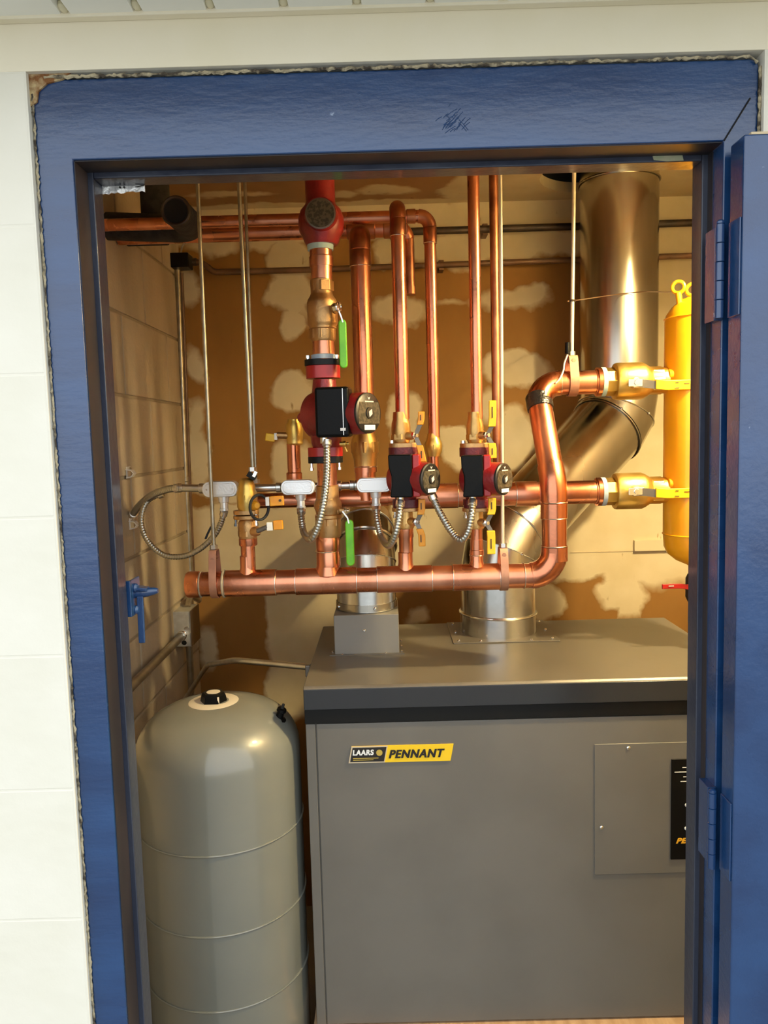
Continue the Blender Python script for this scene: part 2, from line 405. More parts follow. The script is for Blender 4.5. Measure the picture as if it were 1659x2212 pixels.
# ---- outside: vinyl soffit, every panel a part
sof = thing('soffit', 'ribbed pale vinyl eave soffit above the door', 'soffit', (0, -.14, SOF), kind='structure')
MB().bb(-2.2, 2.2, -.27, WF, SOF+.012, SOF+.02).build('backing', 'soffit_groove', sof)
pitch = .0972; x0 = at(150, 40, WF).x
pm = None
for i in range(-8, 20):
    xa = x0+i*pitch+.0065; xb = x0+(i+1)*pitch-.0065
    if pm is None:
        p = MB().prism([(0,0),(xb-xa,0),(xb-xa+.004,.012),(-.004,.012)], (xa, -.018, SOF), (1,0,0), (0,0,1), .25)
        o = p.build('soffit_panel', 'soffit_vinyl', sof, bevel=.0012); pm = o; px0 = xa
    else:
        o = pm.copy(); COL.objects.link(o); o.parent = sof; o.location = (xa-px0, 0, 0)
    # crimped rib end where the groove meets the wall channel
    MB().ball((xa-.0065, -.032, SOF+.006), .008, 10, (.8, 1.5, .8)).build('rib_end', 'soffit_groove', sof)
MB().bb(-2.2, 2.2, -.026, WF, SOF-.004, SOF+.012).build('wall_channel', 'cream_trim_bounce', sof, bevel=.0015)
MB().bb(-2.2, 2.2, -.285, -.268, SOF-.01, SOF+.16).build('fascia', 'soffit_vinyl', sof)
# ---- outside ground
tag(MB().bb(-9, 9, -12, .02, -.06, 0).build('ground', 'paving'), 'grey concrete paving outside the door', 'ground', kind='structure')

# ---- blue steel door frame
fr = thing('trim_1', 'blue painted metal door frame around the boiler closet', 'door frame', (0, .04, 0), kind='structure')
ST = .0095; YS0, YS1 = .050, .087
rc = .022; arc = [(FL0+rc-rc*math.cos(k*math.pi/12), HZ1-rc+rc*math.sin(k*math.pi/12)) for k in range(7)]
rc2 = .012; arc2 = [(FR0-rc2+rc2*math.sin(k*math.pi/12), HZ1-rc2+rc2*math.cos(k*math.pi/12)) for k in range(7)]
cas = [(FL0, 0)]+arc+arc2+[(FR0, 0), (FR1, 0), (FR1, HZ0), (FL1, HZ0), (FL1, 0)]
MB().prism(cas, (0, 0, 0), (1,0,0), (0,0,1), -YS0).build('casing', 'blue_head', fr, bevel=.0022)
MB().bb(FL0, FL1+ST, YS0, YS1, 0, HZ1).build('stop', 'stop_shade', fr, bevel=.0018)
MB().bb(FR1-ST, FR0, YS0, YS1, 0, HZ1).build('stop', 'stop_shade', fr, bevel=.0018)
MB().bb(FL1+ST, FR1-ST, YS0, YS1, HZ0-ST, HZ1).build('stop', 'stop_shade', fr, bevel=.0018)
# dark strips added in the rebate; its shade is put into their colour
MB().bb(FL1, FL1+.0012, .004, YS0, 0, HZ0).build('rebate_shade_strip', 'rebate_shade', fr)
MB().bb(FR1-.0012, FR1, .034, YS0, 0, HZ0).build('rebate_shade_strip', 'rebate_shade', fr)
MB().bb(FL1, FR1, .004, YS0, HZ0-.0012, HZ0).build('rebate_shade_strip', 'rebate_shade', fr)
# mitre line right corner: narrow dark gap
a = Vector((FR1, -.0012, HZ0)); b = Vector((FR0-.012, -.0012, HZ1-.052))
MB().tube([a, b], .0011, 6).build('mitre_gap', 'dark_void', fr)
# caulk bead, ragged
def ragged(pts, r0, seed, step=.004):
    rnd = random.Random(seed); out = []; rad = []
    for a, b in zip(pts[:-1], pts[1:]):
        a = Vector(a); b = Vector(b); n = max(2, int((b-a).length/step))
        for i in range(n):
            out.append(a.lerp(b, i/n)+Vector((rnd.uniform(-1,1), 0, rnd.uniform(-1,1)))*r0*.45); rad.append(r0*rnd.uniform(.45, 1.25))
    return out, rad
pt, rd = ragged([(FL0+.02, -.004, HZ1+.001), (FR0-.012, -.004, HZ1+.001), (FR0-.002, -.004, HZ1-.01)], .0024, 3)
MB().tube(pt, rd, 7).build('caulk', 'caulk', fr)
pt, rd = ragged([(FL0+.001, -.002, HZ1-.02), (FL0, -.002, .62)], .0019, 5)
MB().tube(pt, rd, 7).build('caulk', 'caulk', fr)
pt, rd = ragged([(FR0, -.003, HZ1-.012), (FR0, -.003, 1.95)], .0022, 6)
MB().tube(pt, rd, 7).build('caulk', 'caulk', fr)
# rusted filler in the top left corner
rnd = random.Random(11); poly = [(-.003,-.036), (.006,-.03), (.009,-.016), (.022,-.006), (.042,-.002), (.055,.006), (.02,.008), (-.003,.007)]
MB().prism([(x, y) for x, y in poly], (FL0+.001, -.0035, HZ1), (1,0,0), (0,0,1), -.004).build('rust_patch', 'rust', fr)
# bare paint chip at right of the head stop, scuffs on the head
ch = [(at(px, py, YS0).x, at(px, py, YS0).z) for px, py in ((1408,333),(1472,329),(1476,347),(1440,349),(1412,346))]
MB().prism([(x, z) for x, z in ch], (0, YS0-.0012, 0), (1,0,0), (0,0,1), -.0012).build('paint_chip', 'chip_green', fr)
scr = MB(); rnd = random.Random(4)
for i in range(34):
    px = rnd.gauss(978, 24); py = rnd.gauss(262, 14); L_ = rnd.uniform(10, 30); an = rnd.choice((.6, .75, .9, 2.3))
    p0 = at(px-math.cos(an)*L_/2, py+math.sin(an)*L_/2, -.0002); p1 = at(px+math.cos(an)*L_/2, py-math.sin(an)*L_/2, -.0002)
    scr.tube([p0, p0.lerp(p1, .5)+Vector((0,0,.0008)), p1], .0005, 4)
scr.build('scratches', 'blue_jamb', fr, kind='stuff')
# foil scrap left under the head
g = MB(); nx, nz_ = 14, 5; vs = []; p00 = at(219, 391, .086); p10 = at(313, 386, .086); p01 = at(221, 419, .086); p11 = at(313, 413, .086)
for j in range(nz_+1):
    for i in range(nx+1):
        u = i/nx; v = j/nz_; q = p00.lerp(p10, u).lerp(p01.lerp(p11, u), v)
        q = q+Vector((0, rnd.uniform(-.0012,.0012), rnd.uniform(-.0012,.0012) if j == nz_ else 0)); vs.append(q)
vs2 = [q+Vector((0,.0012,0)) for q in vs]; n_ = len(vs)
fs = [(j*(nx+1)+i, j*(nx+1)+i+1, (j+1)*(nx+1)+i+1, (j+1)*(nx+1)+i) for j in range(nz_) for i in range(nx)]
bd = [i for i in range(nx+1)]+[(j)*(nx+1)+nx for j in range(1,nz_+1)]+[nz_*(nx+1)+i for i in range(nx-1,-1,-1)]+[j*(nx+1) for j in range(nz_-1,0,-1)]
g.add(vs+vs2, fs+[tuple(k+n_ for k in reversed(f)) for f in fs]+[(bd[k], bd[(k+1) % len(bd)], bd[(k+1) % len(bd)]+n_, bd[k]+n_) for k in range(len(bd))])
tg = thing('strike_plate', 'crumpled bright white metal tag under the frame head at top left', 'metal tag', (p01.x, .086, p01.z))
g.build('plate', 'foil', tg, smooth=60)
mk = MB()
for px in (259, 268): c = at(px, 404.5, .083); mk.lathe(c, (0,1,0), [(0,.0016),(.001,.0016)], 8)
c0 = at(292, 404, .083); mk.tube([c0, at(312, 400, .083)], .0007, 5)
mk.build('mark', 'badge_black', tg)
MB().bb(p00.x-.002, p10.x, .0868, .092, p00.z-.002, HZ0-ST+.002).build('backing', 'steel_dark', tg)

# ---- blue door leaf folded right back against the wall, hinges on the frame
dr = thing('door_1', 'blue painted door swung fully open at the right edge', 'door', (.52, -.06, .02), kind='structure')
DX = at(1598, 900, -.060).x; DT = at(1610, 289, -.060).z
MB().bb(DX, DX+.905, -.060, -.018, .02, DT).build('leaf', 'blue_door', dr, bevel=.003)
MB().bb(DX+.01, DX+.90, -.058, -.02, DT, DT+.003).build('top_channel', 'joint_tan', dr)
for y0, y1 in ((487, 690), (1706, 1868)):
    z1 = at(1568, y0, -.012).z; z0 = at(1568, y1, -.012).z; xk = DX-.013; yk = -.020
    hg = MB().bb(FR1+.001, xk, -.003, .030, z0, z1).bb(DX-.0025, DX, -.056, -.022, z0, z1).build('hinge', 'blue_jamb', dr, bevel=.001)
    n = 5; h = (z1-z0)/n
    for k in range(n):
        MB().lathe((xk, yk, z0+k*h), (0,0,1), [(.0002,.0052),(.0008,.0060),(h-.0008,.0060),(h-.0002,.0052)], 14).build('knuckle', 'blue_jamb', hg)
    MB().ball((xk, yk, z1+.002), .006, 10, (1,1,.7)).build('pin_tip', 'blue_jamb', hg)

# ---- inside: left wall of bare block
wl = tag(MB().bb(XL-.12, XL-.004, WBK-.0, YB+.1, 0, ZC).build('wall_left', 'mortar'), 'bare tan concrete block wall inside on the left', 'wall', kind='structure')
wl0 = ORG[wl.name]
bml = block_mesh('wall_block', .008, .4-.008, .203-.008, .003); bml.materials.append(MATS['block_raw'])
zj = at(300, 857, .9).z                                 # a bed joint read from the photo
k0 = int(math.floor((zj)/.203)); z_start = zj-.203*k0
for k in range(1, 13):
    zc = z_start+.203*k-.1015
    if zc+.1 > ZC or zc < .5: continue
    for i in range(4):
        yc = YB-.2-.4*i+(.2 if k % 2 else 0)
        if yc+.2 > YB+.001:
            o = bpy.data.objects.new('block', bml); COL.objects.link(o); o.parent = wl; o.scale = (1, .5, 1); o.location = Vector((XL-.003, YB-.1, zc))-wl0
        elif yc > .25: put(bml, 'block', (XL-.003, yc, zc), wl)
# ---- inside: back wall of gypsum board
def W(px, py): p = at(px, py, YB); return p.x, p.z
def E_(cx, cy, rx, ry): x, z = W(cx, cy); return ('e', (x, z), (sz(rx, YB), sz(ry, YB)))
def B_(xa, ya, xb, yb): x, z = W((xa+xb)/2, (ya+yb)/2); return ('b', (x, z), (sz((xb-xa)/2, YB), sz((yb-ya)/2, YB)))
mud_shapes = [B_(300, 425, 1640, 512), B_(900, 500, 1640, 545), E_(1000, 540, 80, 45), E_(1090, 520, 120, 40),
  E_(628, 560, 46, 62), E_(622, 640, 44, 44), E_(628, 700, 28, 34), E_(632, 850, 54, 46), B_(625, 540, 660, 700), E_(560, 520, 40, 20), E_(460, 530, 60, 18),
  E_(408, 615, 26, 42), E_(418, 790, 22, 44), E_(422, 905, 20, 40), E_(425, 985, 30, 80), E_(612, 1000, 26, 44), E_(650, 1010, 40, 60),
  E_(862, 672, 62, 34), E_(872, 905, 42, 66), E_(830, 545, 22, 40), E_(915, 540, 25, 40), E_(1100, 652, 88, 24), E_(1150, 640, 40, 26), E_(1120, 800, 78, 44), E_(1150, 780, 30, 22),
  E_(1110, 950, 48, 76), E_(985, 965, 42, 44), E_(1050, 880, 20, 40), E_(975, 655, 26, 6),
  B_(395, 1075, 1640, 1262), E_(470, 1068, 60, 26), E_(640, 1060, 60, 40), B_(575, 1200, 760, 1560), E_(450, 1400, 22, 50), E_(900, 1330, 30, 20),
  B_(1300, 420, 1640, 1275), E_(1340, 1285, 60, 40), B_(1325, 1240, 1385, 1345), E_(1180, 1300, 50, 50), E_(1020, 1270, 30, 40)]
brown_cuts = [E_(430, 1085, 28, 16)]
board_mat('back_board', (.25, .115, .019), (.32, .152, .030), (.62, .51, .31), (.70, .59, .39), mud_shapes, brown_cuts, (0, 2))
wbk = MB().bb(XL-.12, XR+.1, YB, YB+.05, 0, ZC+.05)
wb = bpy.data.objects.new('wall_back', bpy.data.meshes.new('wall_back')); COL.objects.link(wb)
wb.data.from_pydata([tuple(v) for v in wbk.v], [], wbk.f); wb.data.materials.append(MATS['back_board']); ORG[wb.name] = Vector((0,0,0))
tag(wb, 'tan gypsum board back wall smeared with pale joint compound', 'wall', kind='structure')
# board seam and a small offcut lower right
z = W(1300, 1191)[1]
MB().bb(W(1232, 1191)[0], W(1480, 1191)[0], YB-.002, YB, z-.0025, z+.0012).build('seam', 'joint_tan', wb)
xa, za = W(1368, 1190); xb, zb = W(1450, 1164)
MB().bb(xa, xb, YB-.014, YB, za, zb).build('board_offcut', 'drywall_plain', wb, bevel=.001)
# ---- right wall, floor, ceiling with the flue hole
tag(MB().bb(XR, XR+.1, WBK, YB, 0, ZC).build('wall_right', 'drywall_plain'), 'plain board wall on the right inside the closet', 'wall', kind='structure')
tag(MB().bb(XL-.12, XR+.1, .02, YB, -.06, 0).build('floor', 'concrete'), 'grey concrete floor of the boiler closet', 'floor', kind='structure')
FLY = 1.215; FLX = at(1336, 740, FLY).x; HR = .166; HCX = at(1168, 408, FLY).x+HR
def CL(px, py):                                     # ceiling point seen at a pixel
    d = (px-PX)/F*RT-(py-PY)/F*UP+FW; q = CAM+d*((ZC-CAM.z)/d.z); return q.x, q.y
cs = []
for px, py, rx, ry in ((830, 412, .10, .05), (985, 410, .07, .06), (500, 420, .14, .03), (1310, 400, .5, .35), (1180, 400, .10, .35), (740, 420, .05, .03)):
    x, y = CL(px, py); cs.append(('e', (x, y), (rx, ry)))
cs += [('b', (0, YB), (2, .05)), ('b', (.52, .8), (.035, .8))]
board_mat('ceiling_board', (.23, .115, .040), (.30, .16, .06), (.52, .41, .24), (.60, .50, .32), cs, [], (0, 1))
c = MB(); q = .205; n = 32; circ = []; sq = []
for k in range(n):
    a_ = 2*math.pi*k/n; cx_, sy_ = math.cos(a_), math.sin(a_); s_ = q/max(abs(cx_), abs(sy_))
    circ.append((HCX+HR*cx_, FLY+HR*sy_, ZC)); sq.append((HCX+s_*cx_, FLY+s_*sy_, ZC))
c.add(circ+sq, [(k, (k+1) % n, n+(k+1) % n, n+k) for k in range(n)])
X0, X1, Y0, Y1 = XL-.12, XR+.1, WBK-.02, YB+.03
for xa, xb, ya, yb in ((X0, HCX-q, Y0, Y1), (HCX+q, X1, Y0, Y1), (HCX-q, HCX+q, Y0, FLY-q), (HCX-q, HCX+q, FLY+q, Y1)):
    c.add([(xa,ya,ZC),(xb,ya,ZC),(xb,yb,ZC),(xa,yb,ZC)], [(0,1,2,3)])
c.rings([[Vector(p) for p in circ], [Vector(p)+Vector((0,0,.03)) for p in circ]], cap=False)
ce = bpy.data.objects.new('ceiling', bpy.data.meshes.new('ceiling')); COL.objects.link(ce)
ce.data.from_pydata([tuple(v) for v in c.v], [], c.f); ce.data.materials.append(MATS['ceiling_board']); ORG[ce.name] = Vector((0,0,0))
tag(ce, 'brown board ceiling of the closet with a round flue hole', 'ceiling', kind='structure')
MB().bb(X0, X1, Y0, Y1, ZC+.22, ZC+.24).build('attic_deck', 'dark_void', ce)
MB().rings([[Vector((HCX+HR*1.1*math.cos(k*math.pi/16), FLY+HR*1.1*math.sin(k*math.pi/16), ZC+zz)) for k in range(32)] for zz in (.03, .22)], cap=False).build('flue_shaft', 'dark_void', ce)

# ---- the closet's lamp: a shaded bulb hanging inside, hidden from here by the right jamb
LX, LY, LZ = .93, .24, 2.24
lp = thing('pendant_lamp', 'shaded bulb hanging inside the closet right of the door', 'lamp', (LX, LY, LZ))
MB().lathe((LX, LY, ZC), (0,0,-1), [(0,.045),(.012,.045),(.03,.02),(.035,.006)], 24).build('ceiling_rose', 'porcelain', lp)
MB().tube([(LX, LY, ZC-.03), (LX, LY, LZ+.07)], .0035, 8).build('cord', 'rubber', lp)
MB().lathe((LX, LY, LZ+.075), (0,0,-1), [(0,.012),(.004,.018),(.03,.02),(.031,.016)], 20).build('socket', 'black_plastic', lp)
MB().rings([[Vector((LX+r*math.cos(k*math.pi/18), LY+r*math.sin(k*math.pi/18), LZ+z)) for k in range(36)] for r, z in
  ((.021,.055),(.05,.045),(.085,.008),(.10,-.041),(.102,-.041),(.087,.010),(.051,.048),(.021,.058))], cap=False, loop=True).build('shade', 'alu_cover', lp)
MB().lathe((LX, LY, LZ+.044), (0,0,-1), [(0,.013),(.012,.016),(.028,.027),(.046,.031),(.064,.025),(.073,.008)], 20).build('glass_bulb', 'bulb', lp)

# ================================================================== LARGE THINGS
# ---- boiler
BX0, BX1, BY0, BY1, BZ0, BZ1 = -.187, .765, .5, 1.03, .315, 1.095
tag(MB().bb(BX0-.01, BX1+.02, BY0-.03, BY1+.04, 0, BZ0).build('boiler_stand', 'ply', bevel=.003), 'low wooden stand under the grey boiler', 'stand')
bo = thing('boiler', 'large grey gas boiler cabinet filling the lower right of the doorway', 'boiler', ((BX0+BX1)/2, (BY0+BY1)/2, BZ0))
MB().bb(BX0, BX1, BY0+.004, BY1, BZ0, BZ1-.07).build('body', 'cabinet', bo, bevel=.002)
xs = at(687, 1700, BY0).x
zb1 = at(1000, 1554, BY0).z
MB().bb(xs+.0012, BX1-.028, BY0-.001, BY0+.01, BZ0+.004, zb1-.002).build('front_panel', 'cabinet', bo, bevel=.0016)
MB().bb(BX0-.002, xs-.0012, BY0-.001, BY0+.01, BZ0+.004, zb1-.002).build('corner_post', 'cabinet', bo, bevel=.0016)
z2 = at(1000, 1524, BY0).z
MB().bb(BX0-.003, BX1+.003, BY0-.004, BY1+.002, zb1, z2).build('black_band', 'black_metal', bo, bevel=.001)
MB().prism([(BY0-.006,z2), (BY0-.006,BZ1-.006), (BY0+.0,BZ1), (BY1,BZ1), (BY1,z2)], (BX0-.004, 0, 0), (0,1,0), (0,0,1), BX1-BX0+.008).build('top_cover', 'cabinet_top', bo, bevel=.0025)
MB().bb(BX0-.003, BX1+.003, BY0-.0078, BY0-.004, z2+.001, BZ1-.006).build('top_fascia', 'cabinet_band', bo, bevel=.0012)
# access panel with screws and the black control plate
pa, pb = at(1284, 1608, BY0-.003), at(1284, 1890, BY0-.003)
ap = MB().bb(pa.x, BX1-.06, BY0-.0032, BY0, pb.z, pa.z).build('access_panel', 'cabinet', bo, bevel=.0012)
for px, py in ((1358, 1616), (1300, 1788)):
    c = at(px, py, BY0-.004); MB().lathe((c.x, BY0-.003, c.z), (0,-1,0), [(0,.0042),(.0012,.0042),(.0026,.0025)], 12).build('screw', 'chrome', ap)
q0, q1 = at(1450, 1640, BY0-.004), at(1450, 1856, BY0-.004)
cp = MB().bb(q0.x, q0.x+.16, BY0-.006, BY0-.003, q1.z, q0.z).build('control_plate', 'black_plastic', bo, bevel=.0006)
for px, py, L_ in ((1474, 1658, .05), (1457, 1668, .10), (1476, 1678, .05), (1470, 1688, .06)):
    c = at(px, py, BY0-.006); MB().bb(c.x, c.x+L_, BY0-.0066, BY0-.006, c.z-.0008, c.z+.0008).build('text_line', 'print_white', cp)
for px, py in ((1483, 1739), (1482, 1789)):
    c = at(px, py, BY0-.006); MB().lathe((c.x, BY0-.006, c.z), (0,-1,0), [(0,.004),(.003,.0038),(.004,.002)], 12).build('indicator', 'print_white', cp)
c = at(1460, 1822, BY0-.006); text_mesh('lettering', 'PENNANT', (c.x, BY0-.006, c.z), .10, .0125, 'print_orange', cp, shear=.35, bold=.05)
# badge: slanted plate, black field with LAARS and a gold disc, yellow field with PENNANT
def skew(x0, y0, x1, y1, sl):                      # slanted plate given in badge units (metres along and up)
    return [(x0, y0), (x1, y0), (x1+sl*(y1-y0), y1), (x0+sl*(y1-y0), y1)]
g0 = at(753, 1648, BY0-.001); g1 = at(973, 1643, BY0-.001); g2 = at(758, 1613, BY0-.001); gw = g1.x-g0.x; gh = at(760, 1612, BY0).z-at(760, 1648, BY0).z
SL = .20
bd_ = MB().prism(skew(0, 0, gw, gh, SL), (g0.x, BY0-.001, g0.z), (1,0,0), (0,0,1), .002).build('badge', 'badge_yellow', bo)
MB().prism(skew(.0, .0, gw*.355, gh, SL), (g0.x, BY0-.0031, g0.z), (1,0,0), (0,0,1), .0004).build('badge_border', 'badge_tan', bd_)
MB().prism(skew(.003, .0028, gw*.345, gh-.0028, SL), (g0.x+.0006, BY0-.0037, g0.z), (1,0,0), (0,0,1), .0004).build('badge_field', 'badge_black', bd_)
text_mesh('lettering', 'LAARS', (g0.x+.0095, BY0-.0040, g0.z+gh*.47), gw*.205, gh*.33, 'print_white', bd_, shear=.12, bold=.03, thick=.0006)
MB().lathe((g0.x+gw*.305, BY0-.0040, g0.z+gh*.60), (0,-1,0), [(0,.0068),(.0006,.0068)], 20).build('sun_emblem', 'badge_gold', bd_)
for dy, w0 in ((.27, .25), (.17, .2)):
    MB().bb(g0.x+.010, g0.x+.010+gw*w0, BY0-.0046, BY0-.0040, g0.z+gh*dy, g0.z+gh*(dy+.035)).build('small_print', 'badge_gold', bd_)
text_mesh('lettering', 'PENNANT', (g0.x+gw*.395, BY0-.0034, g0.z+gh*.24), gw*.545, gh*.50, 'badge_black', bd_, shear=.28, bold=.025, thick=.0013)
# a few shiny edge screws at the lower left
c = at(674, 2104, BY0-.002); MB().lathe((BX0-.003, BY0+.03, c.z), (-1,0,0), [(0,.003),(.002,.002)], 10).build('screw', 'chrome', bo)
# flue outlet flange on the top
FX = at(1075, 1300, .925).x; FY = .925; FRD = .100
fl = MB().bb(FX-.13, FX+.14, BY1-.225, BY1-.004, BZ1, BZ1+.003).build('flue_flange', 'cabinet_top', bo, bevel=.001)
for dx, dy in ((-.115,.02), (-.115,.20), (.125,.02), (.125,.20), (-.06,.01), (.07,.01), (.125,.11), (-.115,.11)):
    MB().lathe((FX+dx, BY1-.225+dy, BZ1+.003), (0,0,1), [(0,.004),(.0015,.004),(.0035,.0022)], 10).build('screw', 'chrome', fl)
# ---- flue pipe
fp = thing('flue_pipe', 'wide shiny metal flue pipe rising from boiler through the ceiling', 'flue pipe', (FX, FY, BZ1+.003))
zA = at(1075, 1190, FY).z; zB = at(1336, 900, FLY).z
MB().lathe((FX, FY, 0), (0,0,1), [(BZ1+.003, FRD), (BZ1+.052, FRD)], 40).build('collar', 'galv_bright', fp)
# bead slightly tilted, as the band in the photo
u_ = Vector((.02, 0, 1)).normalized()
MB().torus((FX, FY, BZ1+.054), u_, FRD+.001, .0032, 40, 8).build('bead', 'galv_bright', fp)
pth = fillet([(FX, FY, BZ1+.05), (FX, FY, zA), (FLX, FLY, zB), (FLX, FLY, ZC+.2)], [.13, .13], 2)
FR2 = .1125
MB().tube(pth[0:2], FRD-.0015, 40).build('lower_section', 'galv_bright', fp)
SLD = pth[4]-pth[3]
MB().tube(pth[1:4], [FRD+.0005, FRD+.001, FRD+.002], 40, t0=(0,0,1), t1=SLD).build('lower_elbow', 'galv', fp, smooth=10)
MB().tube(pth[3:5], [FRD, FR2-.004], 40).build('slanted_section', 'galv', fp)
MB().tube(pth[4:7], FR2+.0005, 40, t0=SLD, t1=(0,0,1)).build('upper_elbow', 'galv', fp, smooth=10)
MB().tube(pth[6:8], FR2-.001, 40).build('upper_section', 'galv', fp)
for i, r_ in ((2, FRD), (5, FR2)):
    MB().torus(pth[i], (pth[i+1]-pth[i-1]), r_+.0022, .0014, 40, 6).build('gore_seam', 'galv_bright', fp)
for i, d, r_ in ((1, -1, FRD), (3, 1, FRD), (4, -1, FR2-.002), (6, 1, FR2)):
    t = (pth[i+d]-pth[i]).normalized(); MB().torus(pth[i]+t*.004, t, r_+.0008, .0024, 40, 6).build('crimp_ring', 'galv', fp)
for i, an, r_ in ((2, -1.2, FRD), (3, -.6, FRD), (4, -1.9, FR2), (5, -.9, FR2), (6, -1.0, FR2)):
    t = (pth[i+1]-pth[i-1]).normalized(); dd = (Vector((math.cos(an), math.sin(an), 0))); dd = (dd-t*dd.dot(t)).normalized()
    MB().lathe(pth[i]+dd*(r_+.001), dd, [(0,.004),(.002,.004),(.004,.002)], 8).build('screw', 'chrome', fp)
MB().torus((FLX, FLY, at(1330, 396, FLY).z), (0,0,1), FR2+.0015, .003, 40, 6).build('ceiling_band', 'galv', fp)
c = at(1406, 398, FLY-.02); MB().torus(c, (0,1,0), .006, .0016, 14, 6).build('band_clip', 'steel', fp)

# air intake box on the top
AX = at(792, 1370, .74).x; AY0 = .735; AW = .079
ABZ = at(790, 1328, AY0).z
# ---- air intake duct
ADY = AY0+.085; ADR = .0745
ad = thing('air_intake_duct', 'short round metal air duct elbow behind copper manifold, left of flue', 'duct', (AX, ADY, BZ1))
ab = MB().bb(AX-AW, AX+AW, AY0, AY0+.165, BZ1, at(790, 1328, AY0).z).build('intake_box', 'cabinet_box', ad, bevel=.002)
MB().bb(AX-AW-.012, AX+AW+.012, AY0-.008, AY0+.175, BZ1, BZ1+.002).build('box_flange', 'cabinet_top', ab)
c = at(787, 1362, AY0); MB().lathe((c.x, AY0, c.z), (0,-1,0), [(0,.0036),(.001,.0036),(.0024,.002)], 12).build('screw', 'chrome', ab)
for dx, dy in ((-.06,-.005), (.045,-.005), (AW+.006,.01), (AW+.006,.055), (AW+.006,.11), (-AW-.006,.02)):
    MB().lathe((AX+dx, AY0+dy, BZ1+.002), (0,0,1), [(0,.0034),(.0014,.0034),(.003,.002)], 10).build('screw', 'chrome', ab)

zt = at(795, 1165, ADY+.06).z
ap_ = fillet([(AX, ADY, ABZ+.001), (AX, ADY, zt+.02), (AX+.0, YB-.002, zt+.02)], .115, 4)
MB().tube(ap_[0:2], ADR, 36).build('collar', 'galv_bright', ad)
MB().tube(ap_[1:6], ADR+.0012, 36, t0=(0,0,1), t1=(0,1,0)).build('elbow', 'galv', ad, smooth=12)
MB().tube(ap_[5:7], ADR, 36).build('run_to_wall', 'galv', ad)
for i in (2, 3, 4): MB().torus(ap_[i], ap_[i+1]-ap_[i-1], ADR+.0024, .0014, 36, 6).build('gore_seam', 'galv_bright', ad)
MB().torus(ap_[3], ap_[4]-ap_[2], ADR+.004, .0035, 36, 6).build('rim', 'galv', ad)
cb = MB().lathe((AX, ADY, ABZ), (0,0,1), [(.004,ADR+.001),(.004,ADR+.003),(.02,ADR+.003),(.02,ADR+.001)], 36, cap=False).build('clamp_band', 'galv', ad)
for dx in (-.068, .022):
    yy = -math.sqrt(max(.0001, (ADR+.003)**2-dx*dx)); MB().lathe((AX+dx, ADY+yy, ABZ+.012), (0,-1,0), [(-.002,.004),(.002,.004),(.004,.002)], 10).build('screw', 'chrome', cb)

# ---- expansion tank
TX, TY, TR = -.392, .56, .181
ztop = at(462, 1513, TY).z; zsh = 0
et = thing('expansion_tank', 'tall grey domed expansion tank standing left of the boiler', 'tank', (TX, TY, 0))
prof = [(0, TR*.93), (.02, TR*.93), (.02, TR*.96), (.30, TR*.96)]
MB().lathe((TX, TY, 0), (0,0,1), [(0,TR*.8),(.10,TR*.8),(.10,TR*.78)], 40).build('base_ring', 'grey_enamel', et)
H = .109; zs_ = ztop-H
dome = [(.09, TR*.6), (.105, TR*.85), (.13, TR*.97), (.16, TR)]
for i in range(13):
    a_ = math.pi/2*(i/12)**.8; dome.append((zs_+H*math.sin(a_) if i else zs_, TR*max(0, math.cos(a_))**.70 if i < 12 else .0004))
MB().lathe((TX, TY, 0), (0,0,1), dome, 64).build('shell', 'grey_enamel', et, smooth=60)
for py in (1852, 2026, 2188):
    zz = at(430, py, TY-TR).z; MB().torus((TX, TY, zz), (0,0,1), TR+.0006, .0022, 64, 6).build('weld_seam', 'grey_enamel', et)
# cap on the crown: beige disc, black hexagonal cup with a pale stripe
pl = MB().lathe((TX-.006, TY, ztop-.006), (0,0,1), [(0,.0555),(.004,.0555),(.0055,.053),(.0056,.02)], 40).build('label_plate', 'beige_plate', et)
hx = MB().lathe((TX-.006, TY, ztop-.001), (0,0,1), [(0,.030),(.014,.027),(.020,.024),(.0205,.017),(.016,.015)], 6).build('hex_cap', 'black_plastic', et, smooth=0)
MB().lathe((TX-.006, TY, ztop+.014), (0,0,1), [(0,.0155),(.006,.015),(.0065,.006)], 20).build('cap_centre', 'beige_plate', hx)
MB().box((TX-.006+.0150, TY-.0225, ztop+.006), (.004, .0022, .017), rz=math.radians(28), ).build('cap_stripe', 'beige_plate', hx)
# air valve stub on the shoulder
c = at(600, 1545, TY-.02)
av = MB().lathe((c.x, TY-.02, c.z-.012), (.35, -.1, .9), [(0,.017),(.006,.017),(.008,.009),(.022,.008),(.024,.011),(.030,.010)], 14).build('air_valve', 'black_plastic', et)
MB().lathe((c.x+.010, TY-.022, c.z+.015), (.35,-.1,.9), [(0,.004),(.012,.003)], 8).build('valve_stem', 'rubber', av)

# ================================================================== PIPEWORK
YSP, YRT = .58, .70                                # planes of the supply and the return manifold
R2, R125, R1 = .0272, .0185, .0150
